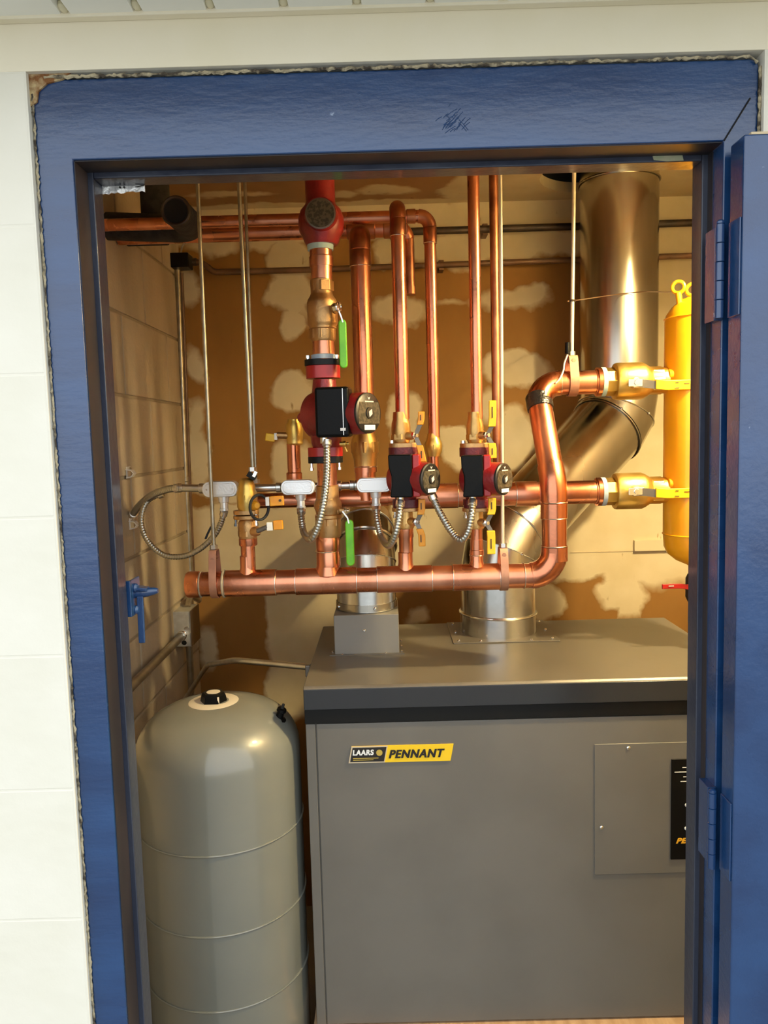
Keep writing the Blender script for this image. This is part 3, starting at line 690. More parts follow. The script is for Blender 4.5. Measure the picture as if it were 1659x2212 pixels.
# ---- supply manifold: capped run, right hand rise, leaning leg, top elbow to the upper valve
sm = thing('copper_supply_manifold', 'thick lower copper manifold pipe with capped left end above the boiler', 'pipe', (0, YSP, at(800, 1252, YSP).z))
pL = at(408, 1262, YSP); zS = at(800, 1252.5, YSP).z
xV = at(1197, 1140, YSP).x; pTop = at(1158, 829, YRT); zTop = pTop.z; pEnd = at(1303, 826, YRT)
pB = Vector((xV, YSP, at(1197, 1046, YSP).z))
path = fillet([(pL.x, YSP, zS), (xV, YSP, zS), pB, (pTop.x, YRT, zTop), (pEnd.x, YRT, zTop)], [.052, .09, .052], 9)
MB().tube(path, R2, 32, ).build('pipe', 'copper', sm, smooth=50)
def sleeve(parent, p, q, r=.0292, name='coupling', material='copper', n=32):
    p = Vector(p); q = Vector(q); L_ = (q-p).length; d = (q-p).normalized()
    return MB().lathe(p, d, [(0,r-.0018),(.0012,r),(L_-.0012,r),(L_,r-.0018)], n).build(name, material, parent)
def ring(parent, p, ax, R, r=.0012, name='solder_ring', material='solder', n=28):
    return MB().torus(p, ax, R, r, n, 6).build(name, material, parent)
def sx_(px, py=1255, Y=YSP): return at(px, py, Y).x
# end cap
MB().lathe((pL.x-.0, YSP, zS), (1,0,0), [(-.006,.020),(-.004,.027),(.0,.0293),(.024,.0293),(.026,.0275)], 32).build('end_cap', 'copper', sm)
ring(sm, (pL.x+.0275, YSP, zS), (1,0,0), R2+.0006, .0018, material='solder_grey')
ring(sm, (sx_(484), YSP, zS), (1,0,0), R2+.0016, .0026, material='solder_grey')
def tee(px, x0, x1, ytop, rb, rs=.0294):
    t = sleeve(sm, (sx_(x0), YSP, zS), (sx_(x1), YSP, zS), rs, 'tee')
    x = sx_(px); z1 = at(px, ytop, YSP).z
    MB().lathe((x, YSP, zS), (0,0,1), [(.015, rb+.008), (.0305, rb+.0032), (.036, rb+.0018), (z1-zS-.001, rb+.0018), (z1-zS, rb)], 24).build('tee_neck', 'copper', sm)
    for xx in (x0, x1): ring(sm, (sx_(xx), YSP, zS), (1,0,0), R2+.0012)
    return x
X535 = tee(536, 488, 597, 1200, .0142); X710 = tee(709, 640, 771, 1196, .0225); X877 = tee(877, 815, 933, 1192, .0142); X1030 = tee(1030, 978, 1078, 1190, .0128)
# elbows and couplings on the rise
e0 = Vector((sx_(1131), YSP, zS)); ring(sm, e0, (1,0,0), R2+.0012)
for y0, y1 in ((1212, 1180),): sleeve(sm, (xV, YSP, at(1197, y0, YSP).z), (xV, YSP, at(1197, y1, YSP).z))
ring(sm, (xV, YSP, at(1197, 1179, YSP).z), (0,0,1), R2+.0014, .0014)
sleeve(sm, (xV, YSP, at(1197, 1120, YSP).z), (xV, YSP, at(1197, 1086, YSP).z))
for yy in (1119, 1085): ring(sm, (xV, YSP, at(1197, yy, YSP).z), (0,0,1), R2+.0014, .0011)
# elbow bodies (slightly fatter than the tube)
def fat(pts, r, name): return MB().tube(pts, r, 32).build(name, 'copper', sm, smooth=50)
i_el = [k for k in range(len(path))]
fat(path[1:11], .0292, 'elbow'); fat([pB+Vector((0,0,-.036))]+path[11:21]+[pB+(Vector((pTop.x,YRT,zTop))-pB).normalized()*.045], .0292, 'elbow'); fat(path[21:31], .0292, 'elbow')
ld = (Vector((pTop.x, YRT, zTop))-pB).normalized()
tp = pB+ld*((Vector((pTop.x, YRT, zTop))-pB).length-.050)
MB().lathe(tp-ld*.018, ld, [(0,R2),(.001,R2+.0025),(.012,R2+.003),(.02,R2+.0022),(.032,R2+.0028),(.036,R2+.001)], 32).build('black_tape', 'black_tape', sm)
ring(sm, path[30], (1,0,0), R2+.0012)
sleeve(sm, (at(1284, 826, YRT).x, YRT, zTop), (pEnd.x, YRT, zTop), .0295)

# ---- branch stubs that rise from the manifold belong to it
def stub(parent, px, Y, ya, yb, half, material='copper', name='branch_pipe', ymid=None):
    return vl(px, Y, [(ya, half), (yb, half)], 24, ymid).build(name, material, parent)
vl(536, YSP, [(1236,15.5),(1160,15.5)]).build('branch_pipe', 'copper', sm)
vl(536, YSP, [(1178,19),(1176,20),(1163,20),(1161,17)]).build('coupling', 'copper', sm)
vl(709, YSP, [(1235,23.5),(1150,23.5)]).build('branch_pipe', 'copper', sm)
vl(709, YSP, [(1222,26),(1195,26),(1193,25),(1188,25),(1186,26),(1160,26),(1157,24)]).build('coupling', 'copper', sm)
ring(sm, (X710, YSP, at(709, 1190, YSP).z), (0,0,1), sz(25.4, YSP), .0016)
vl(877, YSP, [(1226,14),(1135,14)]).build('branch_pipe', 'copper', sm)
vl(877, YSP, [(1192,15.5),(1162,15.5),(1160,17),(1142,17)]).build('coupling', 'copper', sm)
vl(1030, YSP, [(1222,12.5),(1130,12.5)]).build('branch_pipe', 'copper', sm)
vl(1030, YSP, [(1200,15),(1188,15),(1187,14),(1165,14)]).build('coupling', 'copper', sm)
ring(sm, (X1030, YSP, at(1030, 1199, YSP).z), (0,0,1), sz(15, YSP), .0014)

# ---- return manifold
zR = at(970, 1071, YRT).z
rm = thing('copper_return_manifold', 'upper copper return manifold running behind the pumps to lower valve', 'pipe', (.1, YRT, zR))
xa = at(560, 1084, YRT).x; xb = at(868, 1076, YRT).x; xe = at(1302, 1062, YRT).x
MB().lathe((0, YRT, zR), (1,0,0), [(xa-.004,.010),(xa,.0175),(xb-.02,.0188),(xb+.02,R2),(xe,R2)], 32).build('pipe', 'copper', rm, smooth=50)
MB().lathe((0, YRT, zR), (1,0,0), [(at(735,1078,YRT).x,.0205),(at(838,1076,YRT).x,.0205)], 32).build('tee', 'copper', rm)
for px in (988, 1113): ring(rm, (at(px, 1071, YRT).x, YRT, zR), (1,0,0), R2+.0014, .0014)
sleeve(rm, (at(1113,1068,YRT).x, YRT, zR), (at(1160,1068,YRT).x, YRT, zR)); sleeve(rm, (at(895,1072,YRT).x, YRT, zR), (at(988,1072,YRT).x, YRT, zR))
sleeve(rm, (at(1284, 1062, YRT).x, YRT, zR), (xe, YRT, zR), .0295)
vl(636, YRT, [(1085,14.5),(958,14.5)]).build('branch_pipe', 'copper', rm)
vl(636, YRT, [(1050,17),(1022,17),(1020,15)]).build('coupling', 'copper', rm)
vl(790, YRT, [(1080,22),(1004,22)]).build('branch_pipe', 'copper', rm)
vl(790, YRT, [(1020,24.5),(1006,24.5)]).build('coupling', 'copper', rm); o_, _ = vprof(790, YRT, [(1008,1),(1009,1)]); ring(rm, (o_.x, YRT, at(790,1008,YRT).z), (0,0,1), sz(24, YRT), .0016)
vl(936, YRT, [(1075,12.5),(984,12.5)]).build('branch_pipe', 'copper', rm)

# ---- return risers
def riser(name, label, px_b, py_b, py_t, half, elbow=None, material='copper', Y=YRT):
    x = at(px_b, (py_b+py_t)/2, Y).x; z0 = at(px_b, py_b, Y).z; z1 = at(px_b, py_t, Y).z; r = sz(half, Y)
    t = thing(name, label, 'pipe', (x, Y, z0), 'copper risers')
    if elbow: pts = fillet([(x, Y, z0), (x, Y, z1)]+[Vector(e) if not callable(e) else e(x, z1) for e in elbow], r*1.9, 8)
    else: pts = [Vector((x, Y, z0)), Vector((x, Y, z1))]
    MB().tube(pts, r, 28).build('pipe', material, t, smooth=50)
    if elbow:
        MB().tube(pts[1:10], r+.0018, 28).build('elbow', 'copper_dull', t, smooth=50)
        zz = pts[1].z-.035; MB().lathe((x, Y, zz), (0,0,1), [(0,r),(.001,r+.0018),(.033,r+.0018),(.036,r)], 28).build('elbow_socket', 'copper_dull', t)
        ring(t, (x, Y, zz), (0,0,1), r+.0012, .0010)
    return t, x, z1, r
YB2 = .85
zlow = at(700, 497, YB2).z
t785, x785, _, r785 = riser('copper_riser', 'widest upright copper pipe just right of the tall red pump', 783, 945, 500, 21, [lambda x, z: (x, YB2-.01, z)])
zup = at(800, 469, YRT).z
t935, x935, z935, r935 = riser('copper_riser', 'upright copper pipe whose top elbow turns left, right of the elbowed one', 933, 945, 466, 12.5, [lambda x, z: (at(880, 466, YRT).x, YRT, z)])
t1070, _, _, _ = riser('copper_riser', 'thin dull copper pipe between the orange riser and pale rod', 1070, 1050, 340, 9.5, None, 'copper_dull')
t862, x862, z862, r862 = riser('copper_riser', 'copper pipe above the middle pump with elbow turning back at top', 864, 905, 443, 15, [lambda x, z: (x, YB2-.012, z)], Y=YSP)
t1025, _, _, _ = riser('copper_riser', 'copper pipe above the right pump running straight to the ceiling', 1026, 905, 340, 12.5, None, Y=YSP)
# ---- horizontal pipes under the ceiling
up = thing('copper_overhead_pipe', 'slim copper pipe running left under the ceiling behind red valve', 'pipe', (0, YRT, z935), 'overhead copper pipes')
MB().tube([(XL+.005, YRT, z935), (at(884, 468, YRT).x, YRT, z935)], sz(12.5, YRT), 24).build('pipe', 'copper', up)
MB().lathe((at(878, 468, YRT).x, YRT, z935), (1,0,0), [(0,.0145),(.001,.0158),(.02,.0158)], 24).build('coupling', 'copper_dull', up)
lo_ = thing('copper_overhead_pipe', 'thicker copper pipe under the slim overhead one, ending in short drop', 'pipe', (0, YB2, zlow), 'overhead copper pipes')
xd = at(885, 560, YB2).x
pts = fillet([(XL+.005, YB2, zlow), (xd, YB2, zlow), (xd, YB2, at(885, 636, YB2).z)], .035, 8)
MB().tube(pts[:9], [.0215]*2+[.0215-.0095*min(1, k/7) for k in range(7)], 24).build('pipe', 'copper', lo_, smooth=50)
MB().tube(pts[8:], .012, 20).build('drop_pipe', 'copper_dull', lo_, smooth=50)
MB().lathe((xd, YB2, at(885, 636, YB2).z), (0,0,1), [(-.002,.010),(0,.0135),(.02,.0135)], 20).build('drop_cap', 'copper_dull', lo_)
MB().lathe((x862-.03, YB2, zlow), (1,0,0), [(0,.0215),(.002,.0245),(.058,.0245),(.06,.0215)], 24).build('tee', 'copper_dull', lo_)
MB().lathe((x785-.035, YB2, zlow), (1,0,0), [(0,.0215),(.002,.0245),(.068,.0245),(.07,.0215)], 24).build('tee', 'copper_dull', lo_)
# ---- wall pipes
def wallpipe(label, pts, r, material, Y=1.405):
    t = thing('wall_pipe', label, 'pipe', at(900, 530, Y), 'dark pipes along the back wall')
    P_ = [at(a, b, Y) for a, b in pts]
    MB().tube(fillet(P_, .04, 5), r, 16).build('pipe', material, t)
    for k in (.3, .62, .9):
        q = P_[-2].lerp(P_[-1], k); MB().bb(q.x-.008, q.x+.008, Y, YB, q.z-r-.006, q.z+r+.006).build('pipe_clip', 'brown_pipe', t, bevel=.001)
    return t
wallpipe('upper black iron pipe along the back wall under the ceiling', [(795, 503), (1640, 477)], .0115, 'black_iron', 1.40)
wallpipe('lower brown pipe along the back wall ending at black box', [(412, 566), (436, 567), (462, 588), (660, 583), (1640, 547)], .0095, 'brown_pipe', 1.40)
# ---- black insulated pipe pieces, top left
ib = thing('insulated_pipe', 'fat black insulated pipe elbow with open end, top left corner', 'pipe', at(340, 470, .66))
pe = at(380, 456, .60)
pp = fillet([(XL+.01, .76, pe.z+.016), (pe.x-.0, .76, pe.z+.004), pe], .05, 8)
MB().tube(pp, .0315, 28).build('elbow', 'foam', ib, smooth=50)
MB().torus(pe+Vector((0,-.001,0)), (0,1,0), .0292, .0035, 30, 8).build('end_lip', 'black_iron', ib)
MB().lathe(pe+Vector((0,-.0005,0)), (0,1,0), [(-.0008,.024),(.0,.024)], 24).build('bore', 'dark_void', ib)
MB().tube([(at(335, 430, .78).x, .78, pe.z+.01), (at(335, 430, .78).x, .78, ZC-.002)], .034, 24).build('drop', 'foam', ib)
ib2 = thing('insulated_pipe', 'short black insulation sleeve against the left wall under fat elbow', 'pipe', at(300, 482, .92))
a_ = at(272, 484, .84); b_ = at(340, 478, .84)
MB().tube([Vector((XL+.004, .92, a_.z)), Vector((b_.x, .92, a_.z))], .033, 24).build('sleeve', 'foam', ib2)
MB().tube([Vector((b_.x-.001, .92, a_.z)), Vector((b_.x+.012, .92, a_.z))], .022, 20).build('pipe_end', 'black_iron', ib2)
# ---- little black control box and bracket at the left end of the brown pipe
bx = thing('control_box', 'small black box on a grey bracket in the far upper left corner', 'control box', at(383, 580, 1.36))
p0, p1 = at(354, 549, 1.36), at(411, 579, 1.36)
MB().bb(p0.x, p1.x, 1.34, 1.40, p1.z, p0.z).build('box', 'black_plastic', bx, bevel=.004)
q0, q1 = at(345, 522, 1.40), at(376, 552, 1.40); MB().bb(q0.x, q1.x, 1.385, YB, q1.z, q0.z).build('bracket', 'steel_dark', bx, bevel=.002)
MB().tube([at(390, 550, 1.37), at(393, 534, 1.37), at(402, 520, 1.37)], .003, 8).build('cable', 'zinc_rod', bx)
MB().lathe(at(411, 566, 1.40), (1,0,0), [(0,.012),(.02,.012),(.021,.009)], 12).build('gland', 'black_iron', bx)

# ================================================================== VALVES AND PUMPS
def lever(parent, pts, wdir, width, th, material, print_=None, name='handle'):
    h = MB().strip(pts, wdir, width, th).build(name, material, parent, bevel=.0012, bseg=2)
    if print_:
        for c, d in print_: MB().box(c, d).build('print', 'vinyl_print', h)
    return h
def nut(parent, c, ax, r=.0075, L_=.01, material='chrome'):
    o = MB().lathe(c, ax, [(0,r),(L_*.7,r),(L_*.72,r*.6),(L_*1.3,r*.55)], 6).build('stem_nut', material, parent, smooth=0, bevel=.0006); return o

# ---- tall branch: lower green valve
v1 = thing('ball_valve', 'large bronze valve with long green handle just above the lower manifold', 'valve', (X710, YSP, at(709, 1158, YSP).z))
vl(709, YSP, [(1160,25),(1157,27),(1120,27),(1118,29),(1112,29),(1110,26),(1104,27),(1096,30),(1088,30),(1078,26),(1072,23)], 28).build('body', 'bronze', v1)
vl(709, YSP, [(1134,28),(1120,28)], 8).build('hex_end', 'bronze', v1, smooth=0)
c = at(735, 1102, YSP); MB().lathe((X710+.02, YSP-.006, c.z), (1,-.15,0), [(0,.011),(.010,.010),(.012,.007),(.026,.006)], 14).build('stem', 'bronze', v1)
nut(v1, (X710+.041, YSP-.009, c.z), (1,-.15,0), .0085, .009)
g0_ = at(740, 1104, YSP-.02)
MB().strip([g0_, at(751, 1118, YSP-.02), at(754, 1130, YSP-.02)], (0,1,0), .014, .003).build('lever_arm', 'steel', v1)
GX = at(756, 1170, YSP-.02).x
def grip(parent, px, ya, yb, Y, wpx, th, material):
    za, zb_ = at(px, ya, Y).z, at(px, yb, Y).z; x = at(px, (ya+yb)/2, Y).x; w_ = sz(wpx/2, Y); n = 8; poly = []
    for k in range(n+1): a_ = math.pi*k/n; poly.append((w_*math.cos(a_), za-w_+w_*math.sin(a_)))
    for k in range(n+1): a_ = math.pi+math.pi*k/n; poly.append((w_*math.cos(a_), zb_+w_+w_*math.sin(a_)))
    return MB().prism([(p, q) for p, q in poly], (x, Y+th/2, 0), (1,0,0), (0,0,1), th).build('handle', material, parent, bevel=.003, bseg=3)
grip(v1, 756, 1122, 1222, YSP-.02, 18, .012, 'green_vinyl')
# transition up to the pump
ts = thing('copper_spool', 'short copper spool between green handled bronze valve and tall pump', 'pipe', (X710, YSP, at(706, 1075, YSP).z))
vl(707, YSP, [(1075,22),(1000,21)]).build('pipe', 'copper', ts)
vl(707, YSP, [(1076,25),(1050,25),(1048,23)]).build('coupling', 'bronze', ts)

# ---- pumps
def disc_plate(parent, c, ax, r, k):
    """round end plate of a pump motor with its dark face, selector, marks and white label"""
    c = Vector(c); ax = Vector(ax).normalized(); h_ = Vector((0,0,1)); s_ = h_.cross(ax).normalized()      # s_ = to the viewer's right
    pl = MB().lathe(c, ax, [(0,r),(.004,r),(.006,r*.93)], 32).build('end_plate', 'dial_rim', parent)
    o = c+ax*.006
    MB().prism([(x*r*.86, y*r*.62+r*.04) for x, y in ((-.95,-.9),(.95,-.9),(1,0),(.85,.8),(-.85,.8),(-1,0))], o, s_, h_, .0006).build('plate_face', 'dial_face', pl)
    MB().lathe(o, ax, [(0,r*.30),(.003,r*.28),(.0035,r*.1)], 16).build('selector', 'dial_rim', pl)
    MB().prism([(-.1*r,-.2*r),(.12*r,-.05*r),(.1*r,.2*r),(-.14*r,.06*r)], o+ax*.0036, s_, h_, .0012).build('selector_mark', 'pink_mark', pl)
    MB().prism([(-.1*r,.80*r),(-.04*r,.66*r),(.04*r,.66*r),(.1*r,.80*r),(0,.74*r)], o+ax*.0002, s_, h_, .0005).build('logo', 'pink_mark', pl)
    MB().prism([(-.34*r,.52*r),(.34*r,.52*r),(.34*r,.59*r),(-.34*r,.59*r)], o+ax*.0007, s_, h_, .0005).build('logo_text', 'pink_mark', pl)
    MB().prism([(-.42*r,-.82*r),(.42*r,-.82*r),(.42*r,-.58*r),(-.42*r,-.58*r)], o+ax*.0007, s_, h_, .0006).build('white_label', 'white_label', pl)
    return pl
def flange(parent, x, Y, z0, z1, rx, material, bolts=None, name='flange'):
    """two-bolt oval flange"""
    poly = []
    for k in range(24):
        a_ = 2*math.pi*k/24; poly.append((rx*math.copysign(abs(math.cos(a_))**.75, math.cos(a_)), rx*.72*math.copysign(abs(math.sin(a_))**.85, math.sin(a_))))
    f = MB().prism(poly, (x, Y, z0), (1,0,0), (0,1,0), z1-z0).build(name, material, parent, bevel=.001)
    if bolts:
        b0, b1 = bolts
        for s in (-1, 1):
            MB().lathe((x+s*rx*.8, Y-.004, 0), (0,0,1), [(b0,.0046),(b0+.006,.0046),(b0+.0061,.003),(b1-.0061,.003),(b1-.006,.005),(b1,.005)], 6).build('bolt', 'chrome', f, smooth=0)
    return f
def zz(py, Y=YSP, px=830): return at(px, py, Y).z
# tall pump
p1 = thing('circulator_pump', 'largest red circulator pump with black box on tall red valve branch', 'pump', (X710-.003, YSP, zz(1000)), 'red circulator pumps')
PX1 = at(704, 890, YSP).x; ax1 = Vector((.80,-.60,0)).normalized(); pc = Vector((PX1, YSP, zz(897, px=704)))
vl(703, YSP, [(966,30),(955,33),(940,34),(900,33),(850,28),(835,26),(820,24)], 28).build('casing', 'red_paint', p1)
MB().lathe(pc, ax1, [(-.042,.018),(-.040,.034),(-.030,.050),(-.008,.056),(.018,.055),(.030,.050),(.034,.046)], 36).build('volute', 'red_paint', p1)
MB().ball(pc+Vector((-.050,-.01,-.004)), .012, 12).build('boss', 'red_paint', p1)
MB().lathe(pc, ax1, [(.030,.044),(.105,.0435),(.113,.041)], 36).build('motor', 'red_paint', p1)
disc_plate(p1, pc+ax1*.113, ax1, .0425, 1)
bp0, bp1 = at(681, 836, YSP-.085), at(746, 944, YSP-.085)
RZ1 = math.radians(-9)
tb = MB().box(((bp0.x+bp1.x)/2+.006, YSP-.062, (bp0.z+bp1.z)/2), (bp1.x-bp0.x+.014, .046, bp0.z-bp1.z), rz=RZ1).build('terminal_box', 'black_plastic', p1, bevel=.007, bseg=3)
R_ = Matrix.Rotation(RZ1, 3, 'Z'); bc = Vector(((bp0.x+bp1.x)/2+.006, YSP-.062, (bp0.z+bp1.z)/2)); hw = (bp1.x-bp0.x+.014)/2
MB().box(bc+R_@Vector((hw-.012, -.0235, .0)), (.0013, .0012, (bp0.z-bp1.z)*.92), rz=RZ1).build('lid_edge', 'steel', tb)
MB().box(bc+R_@Vector((hw-.013, -.024, -.036)), (.011, .0016, .006), rz=RZ1).build('indicator', 'white_label', tb)
MB().lathe((at(699, 946, YSP-.07).x, YSP-.065, bp1.z-.012), (0,0,1), [(0,.008),(.014,.008)], 12).build('gland', 'steel', tb)
flange(p1, at(698, 803, YSP).x, YSP, zz(818, px=698), zz(790, px=698), .037, 'red_bright')
flange(p1, at(703, 978, YSP).x, YSP, zz(986, px=703), zz(966, px=703), .038, 'red_bright')
flange(p1, at(697, 785, YSP).x, YSP, zz(790, px=697), zz(777, px=697), .039, 'black_metal', (zz(806), zz(764)), 'companion_flange')
flange(p1, at(703, 990, YSP).x, YSP, zz(1000, px=703), zz(986, px=703), .038, 'black_metal', (zz(1012), zz(966)), 'companion_flange')
ven = MB().lathe((PX1+.03, YSP-.03, zz(956)), (1,-.2,0), [(0,.005),(.008,.005),(.009,.0065),(.014,.0065),(.015,.003),(.02,.003)], 10).build('bleed_screw', 'brass_bright', p1)
MB().lathe((PX1+.040, YSP-.032, zz(958)-.004), (.4,0,-1), [(0,.002),(.012,.0016)], 8).build('bleed_lever', 'brass_bright', ven)
# small pumps
def small_pump(px, label, dpx, dpy, bx0, bx1, by0, by1, ytf, ybf):
    X = at(px, 1025, YSP).x; t = thing('circulator_pump', label, 'pump', (X, YSP, zz(1095, px=px)), 'red circulator pumps')
    ax = Vector((.76,-.65,0)).normalized(); pd = at(dpx, dpy, YSP-.075)
    vl(px-2, YSP, [(1080,22),(1065,26),(1000,26),(980,22),(966,20)], 24).build('casing', 'red_dark', t)
    dist = (pd.x-X)/ax.x; oc = Vector((X, pd.y-ax.y*dist, pd.z))
    MB().lathe(oc, ax, [(-.030,.020),(-.028,.034),(-.004,.042),(.014,.041),(.02,.036)], 32).build('volute', 'red_paint', t)
    MB().lathe(oc, ax, [(.014,.036),(dist-.006,.035),(dist,.0335)], 32).build('motor', 'red_paint', t)
    disc_plate(t, oc+ax*dist, ax, .0335, 1)
    a_, b_ = at(bx0, by0, YSP-.082), at(bx1, by1, YSP-.082); rz = math.radians(-8)
    bc = Vector(((a_.x+b_.x)/2, YSP-.064, (a_.z+b_.z)/2)); w_ = b_.x-a_.x; h_ = a_.z-b_.z
    # box with a waist on its left edge
    poly = [(-w_/2, h_/2), (w_/2, h_/2), (w_/2, -h_/2), (-w_/2+.003, -h_/2), (-w_/2+.006, -h_*.2), (-w_/2+.006, 0), (-w_/2+.001, h_*.2)]
    Rm = Matrix.Rotation(rz, 3, 'Z'); u = Rm@Vector((1,0,0))
    tb = MB().prism(poly[::-1], bc+Rm@Vector((0,-.02,0)), u, (0,0,1), -.04).build('terminal_box', 'black_plastic', t, bevel=.003)
    MB().box(bc+Rm@Vector((w_/2+.008, .004, 0)), (.016, .036, h_), rz=rz).build('box_side', 'red_bright', t, bevel=.003)
    fx = at(px-4, 970, YSP).x
    flange(t, fx, YSP, zz(ytf+20, px=px), zz(ytf, px=px), .034, 'red_dark')
    flange(t, fx+.003, YSP, zz(ybf, px=px), zz(ybf-18, px=px), .031, 'red_dark')
    MB().lathe((at((bx0+bx1)/2-2, by1, YSP-.06).x, YSP-.062, b_.z-.010), (0,0,1), [(0,.0078),(.012,.0078)], 12).build('gland', 'steel', tb)
    return t, X, fx
sp2, X2, F2 = small_pump(877, 'middle small red pump with black box between orange valve handles', 927, 1035, 840, 894, 983, 1074, 966, 1096)
sp3, X3, F3 = small_pump(1030, 'right small red pump with black box beside yellow valve handles', 1085, 1035, 998, 1047, 984, 1073, 966, 1096)

def flange_valve(px, label, group, prof, hexrows, material, Y, nutpx, nutpy, arms, vin, flange_rows=None, fx=None, prt=None):
    """pump isolation valve: brass body, two-ended lever in coloured vinyl, side nut"""
    X = at(px, (prof[0][0]+prof[-1][0])/2, Y).x
    t = thing('isolation_valve', label, 'valve', (X, Y, at(px, max(a for a, b in prof), Y).z), group)
    vl(px, Y, prof, 24).build('body', material, t)
    for ya, yb, hw in hexrows: vl(px, Y, [(ya,hw),(yb,hw)], 8).build('hex_end', material, t, smooth=0, bevel=.0008)
    if flange_rows: flange(t, fx if fx is not None else X, Y, zz(flange_rows[1], px=px), zz(flange_rows[0], px=px), .033, 'bronze', (zz(max(flange_rows)+14, px=px), zz(min(flange_rows)-6, px=px)))
    c = at(nutpx, nutpy, Y-.028); st = Vector((X, Y, c.z)); d = (c-st)
    MB().lathe(st+d*.35, d, [(0,.0095),(d.length*.45,.0088),(d.length*.6,.006)], 12).build('stem', material, t)
    nut(t, c-d.normalized()*.006, d, .0085, .009)
    for pts, w_ in arms:
        P_ = [at(a, b, Y-.030) for a, b in pts]
        MB().strip([c, P_[0]], (0,0,1) if abs(P_[0].x-c.x) > abs(P_[0].z-c.z)*1.5 else (1,0,0), .010, .0025).build('lever_arm', 'steel_dark', t)
        h = MB().strip(P_, (1,0,0) if abs(P_[-1].z-P_[0].z) > abs(P_[-1].x-P_[0].x) else (0,0,1), sz(w_, Y-.03), .006).build('handle', vin, t, bevel=.0018, bseg=3)
        q = P_[-1].lerp(P_[0], .45)
        vert = abs(P_[-1].z-P_[0].z) > abs(P_[-1].x-P_[0].x)
        L_ = (P_[-1]-P_[0]).length
        MB().box(q+Vector((0,-.0034,0)), (.0022, .0012, L_*.42) if vert else (L_*.30, .0012, .0022)).build('print', 'vinyl_print', h)
    return t
flange_valve(866, 'brass valve above the middle pump with orange wing handle', 'pump isolation valves',
  [(957,17),(950,20),(930,21),(915,20),(905,17),(900,17),(890,16)], [(950,938,21.5),(922,912,19)], 'brass', YSP, 897, 941,
  [([(907,918),(910,905),(910,889)], 14), ([(906,962),(910,978),(914,998)], 15)], 'orange_vinyl', (957, 967), F2)
flange_valve(877, 'brass valve below the middle pump with orange wing handle', 'pump isolation valves',
  [(1142,16),(1138,18),(1128,17),(1115,15),(1100,15),(1098,17),(1094,18)], [(1140,1130,18)], 'brass', YSP, 900, 1128,
  [([(908,1112),(911,1100),(911,1078)], 15), ([(906,1142),(911,1156),(912,1180)], 15)], 'orange_vinyl', (1096, 1104), F2+.003)
flange_valve(1026, 'brass valve above the right pump with long yellow wing handle', 'pump isolation valves',
  [(957,15),(950,18),(930,19),(915,18),(905,15),(900,15),(890,14)], [(950,938,19.5),(922,912,17)], 'brass', YSP, 1052, 940,
  [([(1062,922),(1064,900),(1064,865)], 16), ([(1062,957),(1064,970),(1064,990)], 17)], 'yellow_vinyl', (957, 967), F3)
flange_valve(1030, 'brass valve below the right pump with long yellow wing handle', 'pump isolation valves',
  [(1142,14),(1138,16),(1128,15),(1115,14),(1100,14),(1098,16),(1094,17)], [(1140,1130,16)], 'brass', YSP, 1051, 1130,
  [([(1060,1112),(1063,1100),(1063,1076)], 17), ([(1060,1146),(1061,1160),(1061,1197)], 18)], 'yellow_vinyl', (1096, 1104), F3+.003)
# return riser valves (no visible levers on the first two)
rv = thing('riser_valve', 'wide brass valve body at the foot of the widest copper pipe', 'valve', (x785, YRT, at(788, 1006, YRT).z))
vl(788, YRT, [(1006,24),(990,25),(986,27),(982,27),(978,29),(950,28),(940,24),(932,22)], 28).build('body', 'brass', rv)
vl(788, YRT, [(978,30),(955,30)], 8).build('hex_end', 'brass', rv, smooth=0, bevel=.001)
rv = thing('riser_valve', 'slim brass union at the foot of the pipe right of middle pump valve', 'valve', (x935, YRT, at(936, 985, YRT).z))
vl(936, YRT, [(986,14),(980,16),(972,19),(958,19),(950,15),(942,13),(936,12)], 24).build('body', 'brass_bright', rv)
vl(936, YRT, [(971,19.5),(960,19.5)], 8).build('hex_end', 'brass_bright', rv, smooth=0, bevel=.001)
# branch at 636: small valve with yellow handle to the left
v6 = thing('ball_valve', 'small brass valve with yellow handle pointing left, left of tall pump', 'valve', (at(636, 930, YRT).x, YRT, at(636, 962, YRT).z))
vl(636, YRT, [(962,14),(958,18),(952,17),(948,18),(930,19),(918,18),(912,15),(906,14),(905,8)], 24).build('body', 'brass_bright', v6)
vl(636, YRT, [(948,18.5),(936,18.5)], 8).build('hex_end', 'brass_bright', v6, smooth=0, bevel=.001)
s0 = at(622, 941, YRT-.005); s1 = at(598, 940, YRT-.005)
MB().tube([s0, s1], .0075, 12).build('stem', 'bronze', v6)
MB().box(at(596, 943, YRT-.006), (.007, .012, .016)).build('lever_sleeve', 'white_label', v6, bevel=.001)
MB().box(at(584, 945, YRT-.006), (.022, .010, .018), R=Matrix.Rotation(math.radians(10), 3, 'Y')).build('handle', 'yellow_vinyl', v6, bevel=.002)

